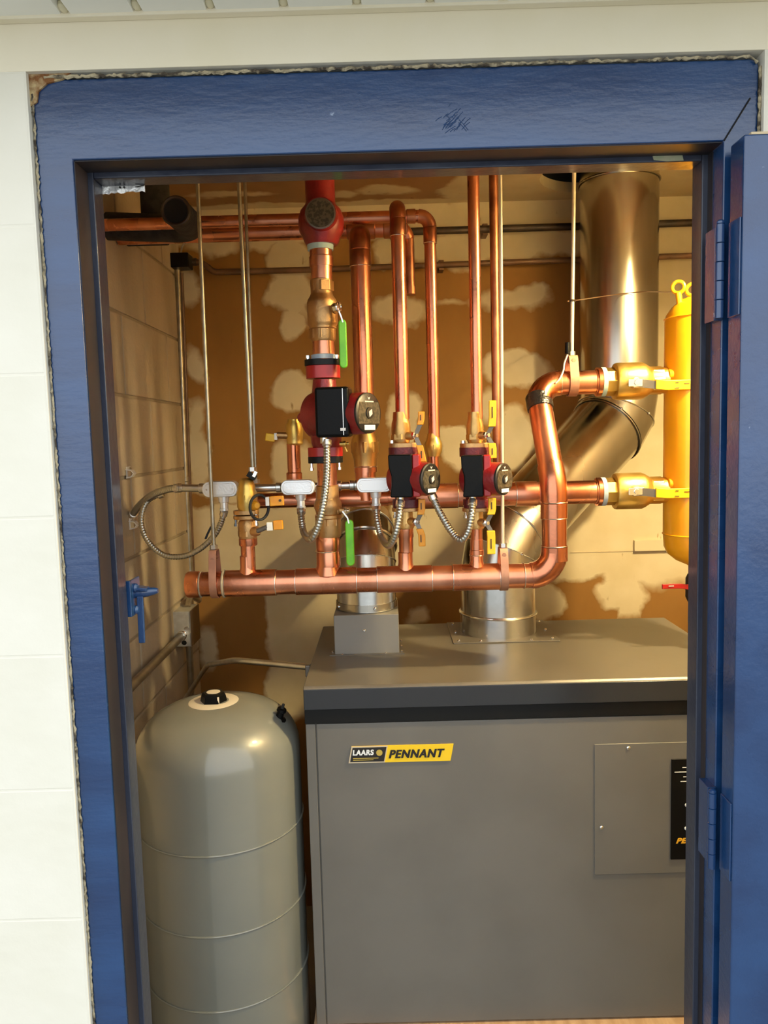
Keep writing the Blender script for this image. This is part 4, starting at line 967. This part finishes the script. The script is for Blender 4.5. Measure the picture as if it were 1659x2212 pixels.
# ---- flanged valve pair on the left branch (no pump between)
la = thing('flanged_valve', 'lower brass valve of left stub, orange tipped handle pointing right', 'valve', (X535, YSP, zz(1165, px=535)))
vl(535, YSP, [(1165,17),(1160,20),(1140,21),(1128,20),(1122,16),(1119,18)], 28).build('body', 'bronze', la)
vl(535, YSP, [(1158,21.5),(1146,21.5)], 8).build('hex_end', 'bronze', la, smooth=0, bevel=.001)
flange(la, at(532, 1116, YSP).x, YSP, zz(1121, px=532), zz(1113, px=532), .028, 'bronze', (zz(1128), zz(1094)))
s0 = at(552, 1150, YSP-.02); s1 = at(578, 1138, YSP-.03)
MB().lathe(at(548, 1148, YSP-.012), at(562, 1147, YSP-.03)-at(548, 1148, YSP-.012), [(0,.011),(.014,.0105),(.02,.007)], 14).build('stem', 'bronze', la)
MB().tube([at(556, 1147, YSP-.028), s1], .0055, 10).build('lever_arm', 'steel_dark', la)
MB().box(at(583, 1137, YSP-.03), (.013, .010, .018)).build('handle_sleeve', 'white_label', la, bevel=.001)
MB().box(at(601, 1134, YSP-.03), (.021, .011, .020), R=Matrix.Rotation(math.radians(-3), 3, 'Y')).build('handle', 'orange_vinyl', la, bevel=.002)
ua = thing('flanged_valve', 'upper brass valve of left stub with dark ring and orange handle', 'valve', (X535, YSP, zz(1108, px=533)))
vl(533, YSP, [(1108,19),(1098,20),(1094,22),(1080,22),(1064,22),(1058,19),(1050,19),(1046,17),(1038,15),(1033,9)], 28).build('body', 'brass_bright', ua)
vl(533, YSP, [(1078,22.5),(1068,22.5)], 8).build('hex_end', 'brass_bright', ua, smooth=0, bevel=.001)
flange(ua, at(532, 1104, YSP).x, YSP, zz(1111, px=532), zz(1102, px=532), .028, 'bronze')
MB().lathe(at(546, 1092, YSP-.01), at(558, 1092, YSP-.035)-at(546, 1092, YSP-.01), [(0,.011),(.018,.010),(.024,.006)], 14).build('stem', 'orange_vinyl', ua)
uu_ = [at(560+20*math.cos(2*math.pi*k/28), 1096+27*math.sin(2*math.pi*k/28), YSP-.036+.012*math.cos(2*math.pi*k/28)) for k in range(28)]
MB().tube(uu_, .0032, 8, loop=True).build('ring_handle', 'rubber', ua)
MB().box(at(578, 1083, YSP-.034), (.008, .010, .019)).build('handle_sleeve', 'white_label', ua, bevel=.001)
h = MB().box(at(598, 1082, YSP-.034), (.030, .011, .021), R=Matrix.Rotation(math.radians(-2), 3, 'Y')).build('handle', 'orange_vinyl', ua, bevel=.002)
MB().lathe(at(605, 1081, YSP-.0395), (0,-1,0), [(0,.003),(.0008,.003)], 10).build('print', 'vinyl_print', h)

# ---- upper part of the tall branch: copper, ball valve with green handle, red body to the ceiling
us = thing('copper_spool', 'short copper spool between tall pump and upper green handled valve', 'pipe', (at(699, 765, YSP).x, YSP, zz(778, px=699)))
vl(699, YSP, [(778,24),(735,23)]).build('pipe', 'copper', us)
vl(699, YSP, [(776,26.5),(767,26.5),(766,24)]).build('tape_band', 'blue_tape', us)
v2 = thing('ball_valve', 'upper bronze ball valve with green handle hanging under the red valve', 'valve', (at(696, 700, YSP).x, YSP, zz(738, px=697)))
vl(696, YSP, [(738,24),(733,27),(712,27),(710,29),(705,29),(702,31),(698,32),(655,32),(648,30),(640,25),(634,23),(606,23.5),(604,22)], 28).build('body', 'bronze', v2)
vl(696, YSP, [(732,27.5),(712,27.5)], 8).build('hex_end', 'bronze', v2, smooth=0, bevel=.001); vl(696, YSP, [(630,25),(608,25)], 8).build('hex_end', 'bronze', v2, smooth=0, bevel=.001)
c = at(722, 664, YSP-.03); xx = at(696, 670, YSP).x
MB().lathe((xx+.02, YSP-.012, c.z), (1,-.7,0), [(0,.012),(.012,.011),(.014,.007)], 14).build('stem', 'bronze', v2)
nut(v2, c, (1,-.6,0), .0095, .010)
MB().torus(c+Vector((.009,-.006,0)), (1,-.6,0), .0085, .003, 18, 8).build('stem_ring', 'chrome', v2)
MB().strip([c+Vector((.008,-.003,-.004)), at(737, 684, YSP-.03), at(741, 697, YSP-.03)], (0,1,0), .014, .003).build('lever_arm', 'steel', v2)
grip(v2, 741, 690, 796, YSP-.03, 17, .012, 'green_vinyl')
cu_ = thing('copper_spool', 'copper spool between upper green handled valve and the red valve body', 'pipe', (at(694, 570, YSP).x, YSP, zz(606, px=694)))
vl(694, YSP, [(606,22),(534,24)]).build('pipe', 'copper', cu_)
vl(694, YSP, [(576,25),(556,25.5),(554,24)]).build('coupling', 'copper', cu_)
vl(692, YSP, [(541,27),(529,28),(528,25)]).build('tape_band', 'teal_tape', cu_)
rb = thing('check_valve', 'bright red cast valve with round grey plate near the ceiling', 'valve', (at(692, 480, YSP).x, YSP, zz(530, px=692)))
vl(693, YSP, [(530,32),(524,36),(512,40),(500,46),(485,48),(470,47),(455,42),(444,33),(438,31),(372,31)], 32, ymid=460).build('body', 'red_paint', rb)
c = at(692, 461, YSP-.050); X_ = at(693, 460, YSP).x
MB().lathe((c.x, YSP-.02, c.z), (0,-1,.02), [(0,.036),(.022,.034),(.030,.033)], 36).build('cover_boss', 'red_paint', rb)
MB().lathe((c.x, YSP-.050, c.z), (0,-1,.02), [(0,.0315),(.0012,.0315),(.0018,.030)], 36).build('plate_rim', 'steel_dark', rb)
MB().lathe((c.x, YSP-.0515, c.z), (0,-1,.02), [(0,.0285),(.0008,.0285)], 36).build('cover_plate', 'dial_face', rb)
vl(692, YSP, [(372,36),(330,36)], 28, ymid=460).build('upper_flange', 'red_paint', rb)
cp_ = thing('copper_riser', 'copper pipe from the red valve up through the ceiling', 'pipe', (X_, YSP, zz(330, px=692)))
MB().tube([(X_, YSP, zz(330, px=692)), (X_, YSP, ZC-.002)], R2, 24).build('pipe', 'copper', cp_)

# ---- big yellow handled valves on the separator
def big_valve(py, label, z_):
    t = thing('ball_valve', label, 'valve', (at(1370, py, YRT).x, YRT, z_-.045), 'large brass valves on the yellow cylinder')
    def L_(prof, n=28, dy=0): 
        return MB().lathe((0, YRT, z_), (1,0,0), [(at(a, py, YRT).x, sz(b, YRT)) for a, b in prof], n)
    L_([(1288,31),(1296,31),(1297,29.5)]).build('copper_ferrule', 'copper', t); L_([(1297,31),(1306,31)]).build('tape_band', 'teal_tape' if py < 900 else 'blue_tape', t)
    L_([(1306,30),(1329,30)], 8).build('hex_end', 'brass_bright', t, smooth=0, bevel=.0012)
    L_([(1326,32),(1327,38),(1332,39.5),(1384,39.5),(1392,36),(1400,31),(1404,29),(1438,28)]).build('body', 'brass_bright', t)
    L_([(1404,30),(1428,30)], 8).build('hex_end', 'brass_bright', t, smooth=0, bevel=.0012)
    c = at(1373, py+1, YRT-.045); 
    MB().lathe((c.x, YRT-.030, c.z), (0,-1,0), [(0,.014),(.014,.013),(.016,.008)], 16).build('stem', 'brass', t)
    nut(t, (c.x, YRT-.046, c.z), (0,-1,0), .012, .008)
    MB().box((c.x, YRT-.051, c.z), (.036, .004, .017)).build('lever_plate', 'chrome', t, bevel=.0012)
    a_ = at(1395, py+3, YRT-.052); 
    MB().strip([Vector((c.x, YRT-.050, c.z)), Vector((a_.x, YRT-.052, a_.z)), at(1420, py+6, YRT-.060)], (0,0,1), .018, .0035).build('lever_arm', 'steel_dark', t)
    h = MB().strip([at(1416, py+4, YRT-.060), at(1440, py+6, YRT-.062), at(1560, py+3, YRT-.062)], (0,0,1), .0225, .0075).build('handle', 'yellow_vinyl', t, bevel=.002, bseg=3)
    for (px, w_, dz) in ((1463, .007, .005), (1463, .010, -.007), (1484, .012, .003)):
        q = at(px, py+5, YRT-.067); MB().box((q.x, YRT-.0668, q.z+dz), (w_, .001, .0016)).build('print', 'vinyl_print', h)
    # wing of the valve lug beside the cylinder
    w0 = at(1446, py-16, YRT-.01); MB().lathe((w0.x-.006, YRT-.02, w0.z+.0), (1,0,0), [(0,.012),(.008,.014),(.010,.010)], 14).build('union_nut', 'yellow_tank', t)
    return t
big_valve(826, 'upper brass valve with yellow lever feeding the yellow cylinder', zTop)
big_valve(1060, 'lower brass valve with yellow lever feeding the yellow cylinder', zR)
# ---- yellow hydraulic separator
SX = at(1437, 900, YRT).x+.074; SR = .074
sp = thing('hydraulic_separator', 'bright yellow upright steel cylinder at right edge behind the jamb', 'cylinder', (SX, YRT, zz(1235, YRT)))
def zr(py): return at(1470, py, YRT).z
prof = [(zr(1224), .014), (zr(1220), .020), (zr(1210), .045), (zr(1196), .064), (zr(1180), .072), (zr(1150), SR), (zr(695), SR), (zr(680), .071), (zr(662), .058), (zr(648), .040), (zr(640), .018), (zr(639), .001)]
MB().lathe((SX, YRT, 0), (0,0,1), prof, 48).build('shell', 'yellow_tank', sp, smooth=60)
for py in (688, 1153): MB().torus((SX, YRT, zr(py)), (0,0,1), SR, .0018, 48, 6).build('weld_seam', 'yellow_tank', sp)
for dx in (-.050, -.018, .05):
    c = Vector((SX+dx, YRT-.01, zr(622 if dx < -.04 else 628)))
    MB().torus(c, (.6,1,0), .013, .0042, 20, 8).build('lifting_lug', 'yellow_tank', sp)
    MB().tube([c+Vector((0,0,-.012)), c+Vector((.004,0,-.04))], .007, 10).build('lug_weld', 'yellow_tank', sp)
MB().tube([(SX, YRT, zr(1222)), (SX, YRT, zr(1345)-.0)], .016, 18).build('drain_pipe', 'bronze', sp)
dv = thing('drain_valve', 'small drain valve with red lever under the yellow cylinder', 'valve', (SX, YRT-.0, zr(1300)))
MB().lathe((SX, YRT, 0), (0,0,1), [(zr(1300),.017),(zr(1290),.022),(zr(1250),.022),(zr(1240),.017)], 16).build('body', 'black_iron', dv)
hx_ = MB().strip([Vector((SX, YRT-.026, zr(1267))), at(1470, 1266, YRT-.028), at(1430, 1267, YRT-.028)], (0,0,1), .012, .005).build('handle', 'red_bright', dv, bevel=.0014)
MB().box(at(1450, 1266, YRT-.032), (.012,.001,.002)).build('print', 'pink_mark', hx_)
MB().lathe((SX, YRT-.028, zr(1267)), (0,1,0), [(0,.007),(.012,.007)], 6).build('stem_nut', 'steel', dv, smooth=0)

# ================================================================== HANGERS
def hanger(label, top, bot, Y, pipe_c, pipe_r, r=.0045, material='zinc_rod', strap='copper_strap', wpx=18, ytop_strap=None):
    a_, b_ = at(top[0], top[1], Y), at(bot[0], bot[1], Y); d = (a_-b_).normalized(); a_ = b_+d*((ZC-.002-b_.z)/d.z)
    t = thing('pipe_hanger', label, 'hanger', b_, 'threaded pipe hangers')
    MB().tube([b_, a_], r, 12).build('rod', material, t)
    MB().lathe(b_, (0,0,1), [(0,.009),(.009,.009)], 6).build('nut', 'steel', t, smooth=0)
    if pipe_c:
        cz = pipe_c; R = pipe_r+.003; w_ = sz(wpx, Y); zt = b_.z-.002; pts = []
        pts += [(0, zt), (-.014, zt), (-.018, zt-.006)]
        if zt-cz > R+.02: pts += [(-R, cz+R*.6 if False else cz+.012)]
        for k in range(13): an = math.pi+math.pi*k/12; pts.append((R*math.cos(an), cz+R*math.sin(an)))
        pts += [(R, cz+.012), (.018, zt-.006), (.014, zt), (0, zt)]
        s = MB(); P_ = [Vector((b_.x, Y+p, q)) for p, q in pts]
        s.strip(P_, (1,0,0), w_, .0024); s.build('clevis_strap', strap, t, bevel=.0005)
        MB().lathe((b_.x-.0, Y-.022, (zt+cz+R)/2+.004), (0,1,0), [(0,.005),(.044,.005)], 6).build('clevis_bolt', strap, t, smooth=0)
    return t
hanger('threaded rod hanger with copper strap near the manifold capped end', (427, 400), (462, 1186), YSP, zS, .0275, wpx=16)
hanger('pale rod hanger with copper strap right of right pump', (1081, 382), (1086, 1182), YSP, zS, .0275, r=.0040, material='rod_pale', wpx=17)
hanger('rod hanger with copper strap holding the pipe before upper yellow valve', (1240, 385), (1235, 768), YRT, zTop, .0275, r=.0046, material='rod_pale', wpx=19)
rb1 = hanger('thicker rod of the close pair ending above left brass stub', (516, 396), (546, 1018), YSP, None, 0, r=.0044)
rb2 = hanger('thinner rod of the close pair ending at the grey conduit', (529, 396), (553, 1044), .64, None, 0, r=.0036)
c = at(544, 1028, YSP-.004); MB().box(c, (.020, .016, .012), R=Matrix.Rotation(.6, 3, 'Y')).build('beam_clip', 'black_metal', rb1, bevel=.001)
MB().box(c+Vector((.008,-.006,.004)), (.008, .008, .014), R=Matrix.Rotation(.5, 3, 'Y')).build('clip_tongue', 'chrome', rb1, bevel=.001)
# cable tied to the right rod, spanning across the flue
cw = thing('tie_wire', 'thin brown wire spanning from hanger rod across the flue pipe', 'wire', at(1226, 650, YRT))
MB().tube(spline([at(1226, 651, YRT-.008), at(1250, 648, .74), at(1290, 642, .95), at(1340, 635, 1.09), at(1395, 630, 1.05), at(1440, 631, .85), at(1458, 628, YRT)], 8), .0014, 8).build('wire', 'wire_copper', cw)
MB().torus(at(1236, 650, YRT), (0,.1,1), .0065, .0022, 16, 8).build('wire_knot', 'black_iron', cw)
sn = thing('sensor_lead', 'black clip and pale sensor lead strapped beside right hanger rod', 'sensor', at(1226, 790, YRT-.01))
MB().tube([at(1226, 764, YRT-.008), at(1226, 740, YRT-.008)], .006, 10).build('clip', 'black_plastic', sn)
MB().tube(spline([at(1226, 766, YRT-.012), at(1219, 785, YRT-.015), at(1217, 800, YRT-.025), at(1209, 818, YRT-.032), at(1200, 828, YRT-.034)], 8), .0022, 8).build('lead', 'aluminium', sn)

# ================================================================== ELECTRICAL
YE = .636
def conduit(label, pts, r=.0085, Y=None, material='emt', fr_=.03, name='conduit'):
    P_ = [Vector(p) if len(p) == 3 and isinstance(p[0], float) and abs(p[0]) < 5 else at(p[0], p[1], p[2]) for p in pts]
    t = thing(name, label, 'conduit', P_[0], 'steel conduits')
    MB().tube(fillet(P_, fr_, 8) if len(P_) > 2 else P_, r, 16).build('tube', material, t, smooth=50); return t, P_
def coupling(parent, p, d, L_=.022, r=.0115, material='emt'):
    MB().lathe(p, d, [(0,r-.001),(.001,r),(L_*.45,r),(L_*.5,r-.002),(L_*.55,r),(L_-.001,r),(L_,r-.001)], 14).build('coupling', material, parent)
ct, P_ = conduit('short conduit left of the leftmost conduit fitting', [(386, 1054, YE), (442, 1055, YE)]); coupling(ct, P_[1]-Vector((.012,0,0)), (1,0,0)); coupling(ct, P_[0]-Vector((.004,0,0)), (1,0,0), .012, .0105)
ct, P_ = conduit('conduit piece behind left brass stub between two conduit fittings', [(514, 1055, YE), (612, 1053, YE)]); coupling(ct, P_[1]-Vector((.016,0,0)), (1,0,0))
ct, P_ = conduit('conduit piece behind tall copper branch between two conduit fittings', [(680, 1051, YE), (772, 1048, YE)]); coupling(ct, P_[1]-Vector((.018,0,0)), (1,0,0)); coupling(ct, P_[1]-Vector((.05,0,0)), (1,0,0), .014)
def cbody(label, x0, x1, yc, hpx, outx, outy, bright):
    a_, b_ = at(x0, yc, YE), at(x1, yc, YE); h_ = sz(hpx, YE); w_ = b_.x-a_.x; cz = (a_.z+b_.z)/2; cx_ = (a_.x+b_.x)/2
    t = thing('conduit_fitting', label, 'conduit fitting', (cx_, YE, cz-h_/2), 'cast conduit fittings')
    def oval(s, k):
        p = []; rr = h_/2*s; hl_ = w_/2*s-rr*.8 if s == 1 else w_/2-h_/2*.8-.002
        for i in range(11): an = -math.pi/2+math.pi*i/10; p.append((hl_+rr*.8*math.cos(an), rr*math.sin(an)))
        for i in range(11): an = math.pi/2+math.pi*i/10; p.append((-hl_+rr*.8*math.cos(an), rr*math.sin(an)))
        return p
    MB().prism(oval(1, 0), (cx_, YE+.016, cz), (1,0,0), (0,0,1), .034).build('body', 'aluminium', t, bevel=.002)
    cv = MB().prism(oval(.74, 0), (cx_, YE-.0185, cz), (1,0,0), (0,0,1), .0025).build('cover', bright, t, bevel=.0008)
    for s in (-1, 1): MB().lathe((cx_+s*w_*.36, YE-.021, cz), (0,-1,0), [(0,.0022),(.0014,.0018)], 8).build('cover_screw', 'steel', cv)
    o_ = at(outx, outy, YE); MB().lathe((o_.x, YE, cz-h_*.4), (0,0,-1), [(0,.0135),(.008,.0125),(.016,.0115),(.017,.009),(.03,.009),(.031,.0105),(.036,.0105)], 14).build('outlet', 'aluminium', t)
    return Vector((o_.x, YE, cz-h_*.4-.036))
o1 = cbody('leftmost cast conduit fitting beside the left brass stub', 440, 516, 1056, 33, 484, 1090, 'aluminium')
o2 = cbody('middle cast conduit fitting with grey oval cover', 608, 682, 1052, 32, 650, 1080, 'aluminium')
o3 = cbody('right cast conduit fitting with bright white oval cover', 770, 846, 1047, 31, 812, 1075, 'alu_cover')
def flexc(label, pts, r=.0078, n=14):
    P_ = spline(pts, n); L_ = sum((b-a).length for a, b in zip(P_[:-1], P_[1:]))
    # resample evenly, ribbed
    m_ = int(L_/.0016); out = []; acc = 0; i = 0; seg = 0
    cum = [0]
    for a, b in zip(P_[:-1], P_[1:]): cum.append(cum[-1]+(b-a).length)
    for k in range(m_+1):
        s = L_*k/m_
        while i < len(cum)-2 and cum[i+1] < s: i += 1
        out.append(P_[i].lerp(P_[i+1], (s-cum[i])/max(1e-6, cum[i+1]-cum[i])))
    t = thing('flexible_conduit', label, 'flexible conduit', out[-1], 'flexible metal conduits')
    MB().tube(out, [r*(1 if (k//2) % 2 else .86) for k in range(len(out))], 10).build('armour', 'flex', t, smooth=70)
    for e, d in ((out[0], out[1]-out[0]), (out[-1], out[-2]-out[-1])):
        MB().lathe(e, d, [(0,r+.0008),(.001,r+.0022),(.012,r+.0022),(.013,r+.0008)], 12).build('connector', 'steel', t)
    return t
YF = YSP-.05
flexc('flexible conduit looping from middle fitting up to the tall pump', [o2, at(651, 1120, YE-.02), at(657, 1152, YE-.05), at(671, 1165, YF-.03), at(686, 1140, YF-.05), at(699, 1085, YF-.05), at(706, 1020, YF-.035), at(706, 950, YSP-.065)])
flexc('flexible conduit looping from right fitting to the middle pump', [o3, at(815, 1125, YE-.02), at(824, 1160, YE-.04), at(840, 1178, YF), at(854, 1155, YF-.03), at(862, 1115, YF-.03), at(865, 1082, YSP-.062)])
flexc('flexible conduit looping between the middle and right pumps', [at(932, 1068, YSP-.03), at(951, 1108, YSP-.035), at(975, 1148, YSP-.05), at(995, 1166, YF-.02), at(1011, 1148, YF-.03), at(1019, 1110, YF-.03), at(1021, 1080, YSP-.062)])
flexc('wide loop of flexible conduit left of the manifold end', [o1, at(478, 1128, YE+.01), at(464, 1155, YE+.02), at(436, 1183, YE+.03), at(398, 1201, YE+.04), at(355, 1199, YE+.05), at(322, 1172, YE+.06), at(306, 1135, YE+.07), at(309, 1100, YE+.08), at(324, 1078, YE+.09), at(352, 1066, YE+.09)], .0070)
flexc('flexible conduit curving from conduit end to the left wall strap', [at(388, 1054, YE), at(362, 1057, YE+.02), at(330, 1069, YE+.06), at(303, 1090, .76), at(286, 1112, .82)], .0088)
bt = tag(MB().strip([at(456, 1138, YE-.0), at(449, 1152, YE-.005), at(444, 1164, YE-.01)], (0,1,0), .006, .004).build('cable_tie', 'rubber'), 'black cable tie end on the conduit loop beside left hanger', 'cable tie')
# wall straps on the left wall
for py, lb in ((1021, 'upper shiny conduit strap on the left block wall'), (1131, 'lower shiny conduit strap on the left block wall at flexible conduit')):
    Yc = .83; c = at(272 if py < 1100 else 279, py, Yc); t = thing('conduit_strap', lb, 'strap', (XL+.002, Yc, c.z), 'wall conduit straps')
    MB().bb(XL, XL+.003, Yc-.012, Yc+.016, c.z-.015, c.z+.015).build('foot', 'alu_cover', t, bevel=.0008)
    MB().strip([(XL+.003, Yc-.012, c.z+.008), (XL+.016, Yc-.012, c.z+.006), (XL+.022, Yc-.012, c.z-.002), (XL+.016, Yc-.012, c.z-.010), (XL+.003, Yc-.012, c.z-.012)], (0,1,0), .022, .0022).build('saddle', 'alu_cover', t)
    MB().lathe((XL+.003, Yc+.010, c.z+.010), (1,0,0), [(0,.004),(.003,.003)], 8).build('screw', 'chrome', t)
# conduit in the far left corner, from the black box down to the wall box
bxY = 1.16; jb0 = at(360, 1322, bxY); jb1 = at(398, 1397, bxY)
ct, P_ = conduit('grey conduit in the far left corner running down from black box', [at(383, 580, 1.385), at(401, 1040, 1.385), at(412, 1262, 1.385), Vector((XL+.03, 1.385, at(405, 1300, 1.385).z)), Vector((XL+.03, bxY+.1, jb0.z+.03)), Vector((XL+.03, bxY+.06, jb0.z))], .0095, material='zinc_rod')
coupling(ct, at(400, 1030, 1.385), (0,0,-1), .03, .012, 'zinc_rod')
ct2, _ = conduit('thin dark rod added as the shadow of the far corner conduit', [at(392, 590, 1.42), at(418, 1260, 1.42)], .006, material='brown_pipe')  # dark rod added to draw the conduit's shadow
# junction box
jb = thing('junction_box', 'square steel junction box on left wall above the tank', 'electrical box', (XL+.026, bxY+.05, jb1.z))
MB().bb(XL, XL+.050, bxY, bxY+.105, jb1.z, jb0.z).build('box', 'galv_box', jb, bevel=.002)
MB().bb(XL+.050, XL+.053, bxY-.002, bxY+.107, jb1.z-.002, jb0.z+.002).build('cover', 'galv', jb, bevel=.0012)
for dx, dz in ((.012,.016), (.030,.012), (.040,.055)): MB().lathe((XL+dx, bxY, jb1.z+dz), (0,-1,0), [(0,.0075),(.0012,.007)], 14).build('knockout', 'dark_void' if dx < .035 else 'galv', jb)
MB().lathe((XL+.025, bxY+.002, jb1.z+.035), (0,-1,0), [(0,.015),(.006,.015),(.008,.013),(.02,.013)], 12).build('connector', 'chrome', jb)
conduit('thick tan conduit running along left wall from junction box to door', [Vector((XL+.025, bxY-.012, jb1.z+.034)), Vector((XL+.025, .45, jb1.z+.030))], .0115, material='zinc_rod')
conduit('vertical conduit below the junction box behind the tank', [Vector((XL+.030, bxY+.055, jb1.z-.001)), Vector((XL+.030, bxY+.055, .6))], .0105, material='zinc_rod')
ec = at(668, 1441, .66)
ct, P_ = conduit('bent grey conduit passing over the tank to the boiler side', [Vector((BX0-.005, .66, ec.z)), Vector((at(505, 1446, .72).x, .74, ec.z-.002)), Vector((at(440, 1455, .95).x, 1.0, at(440, 1455, .95).z+.01)), at(397, 1515, 1.17)], .0075, fr_=.07)
MB().bb(BX0-.016, BX0-.004, .652, .668, ec.z-.022, ec.z+.006).build('elbow_fitting', 'steel_dark', ct, bevel=.002)

# ---- blue slide bolt on the left jamb
lt = thing('slide_bolt', 'blue painted slide bolt with hanging bar on the left jamb', 'door bolt', at(290, 1300, .11))
c = at(292, 1287, .115)
JX = FL1+ST
MB().bb(JX-.0, JX+.004, .093, .14, c.z-.030, c.z+.028).bb(JX-.012, JX+.004, .0925, .10, c.z-.030, c.z+.028).build('plate', 'blue_jamb', lt, bevel=.001)
for dz in (.014, -.022): MB().lathe((JX+.002, .112, c.z+dz), (1,-.3,0), [(0,.0075),(.006,.007),(.009,.004)], 10).build('bolt_head', 'blue_jamb', lt)
p0 = at(276, 1289, .118); p1 = at(330, 1280, .118)
MB().lathe(Vector((JX, .118, c.z+.003)), (1, 0, .10), [(0,.0075),(.008,.0085),(.022,.008),(.036,.0055),(.040,.004)], 14).build('bolt', 'blue_jamb', lt)
MB().box((JX+.014, .115, c.z+.012), (.022, .018, .006), R=Matrix.Rotation(.15, 3, 'Y')).build('guide', 'blue_jamb', lt, bevel=.0015)
q0 = at(303, 1298, .112); q1 = at(307, 1389, .112)
MB().strip([q0+Vector((0,0,.008)), q0.lerp(q1, .5), q1], (1,0,0), .0105, .005).build('hanging_bar', 'blue_jamb', lt, bevel=.0016)
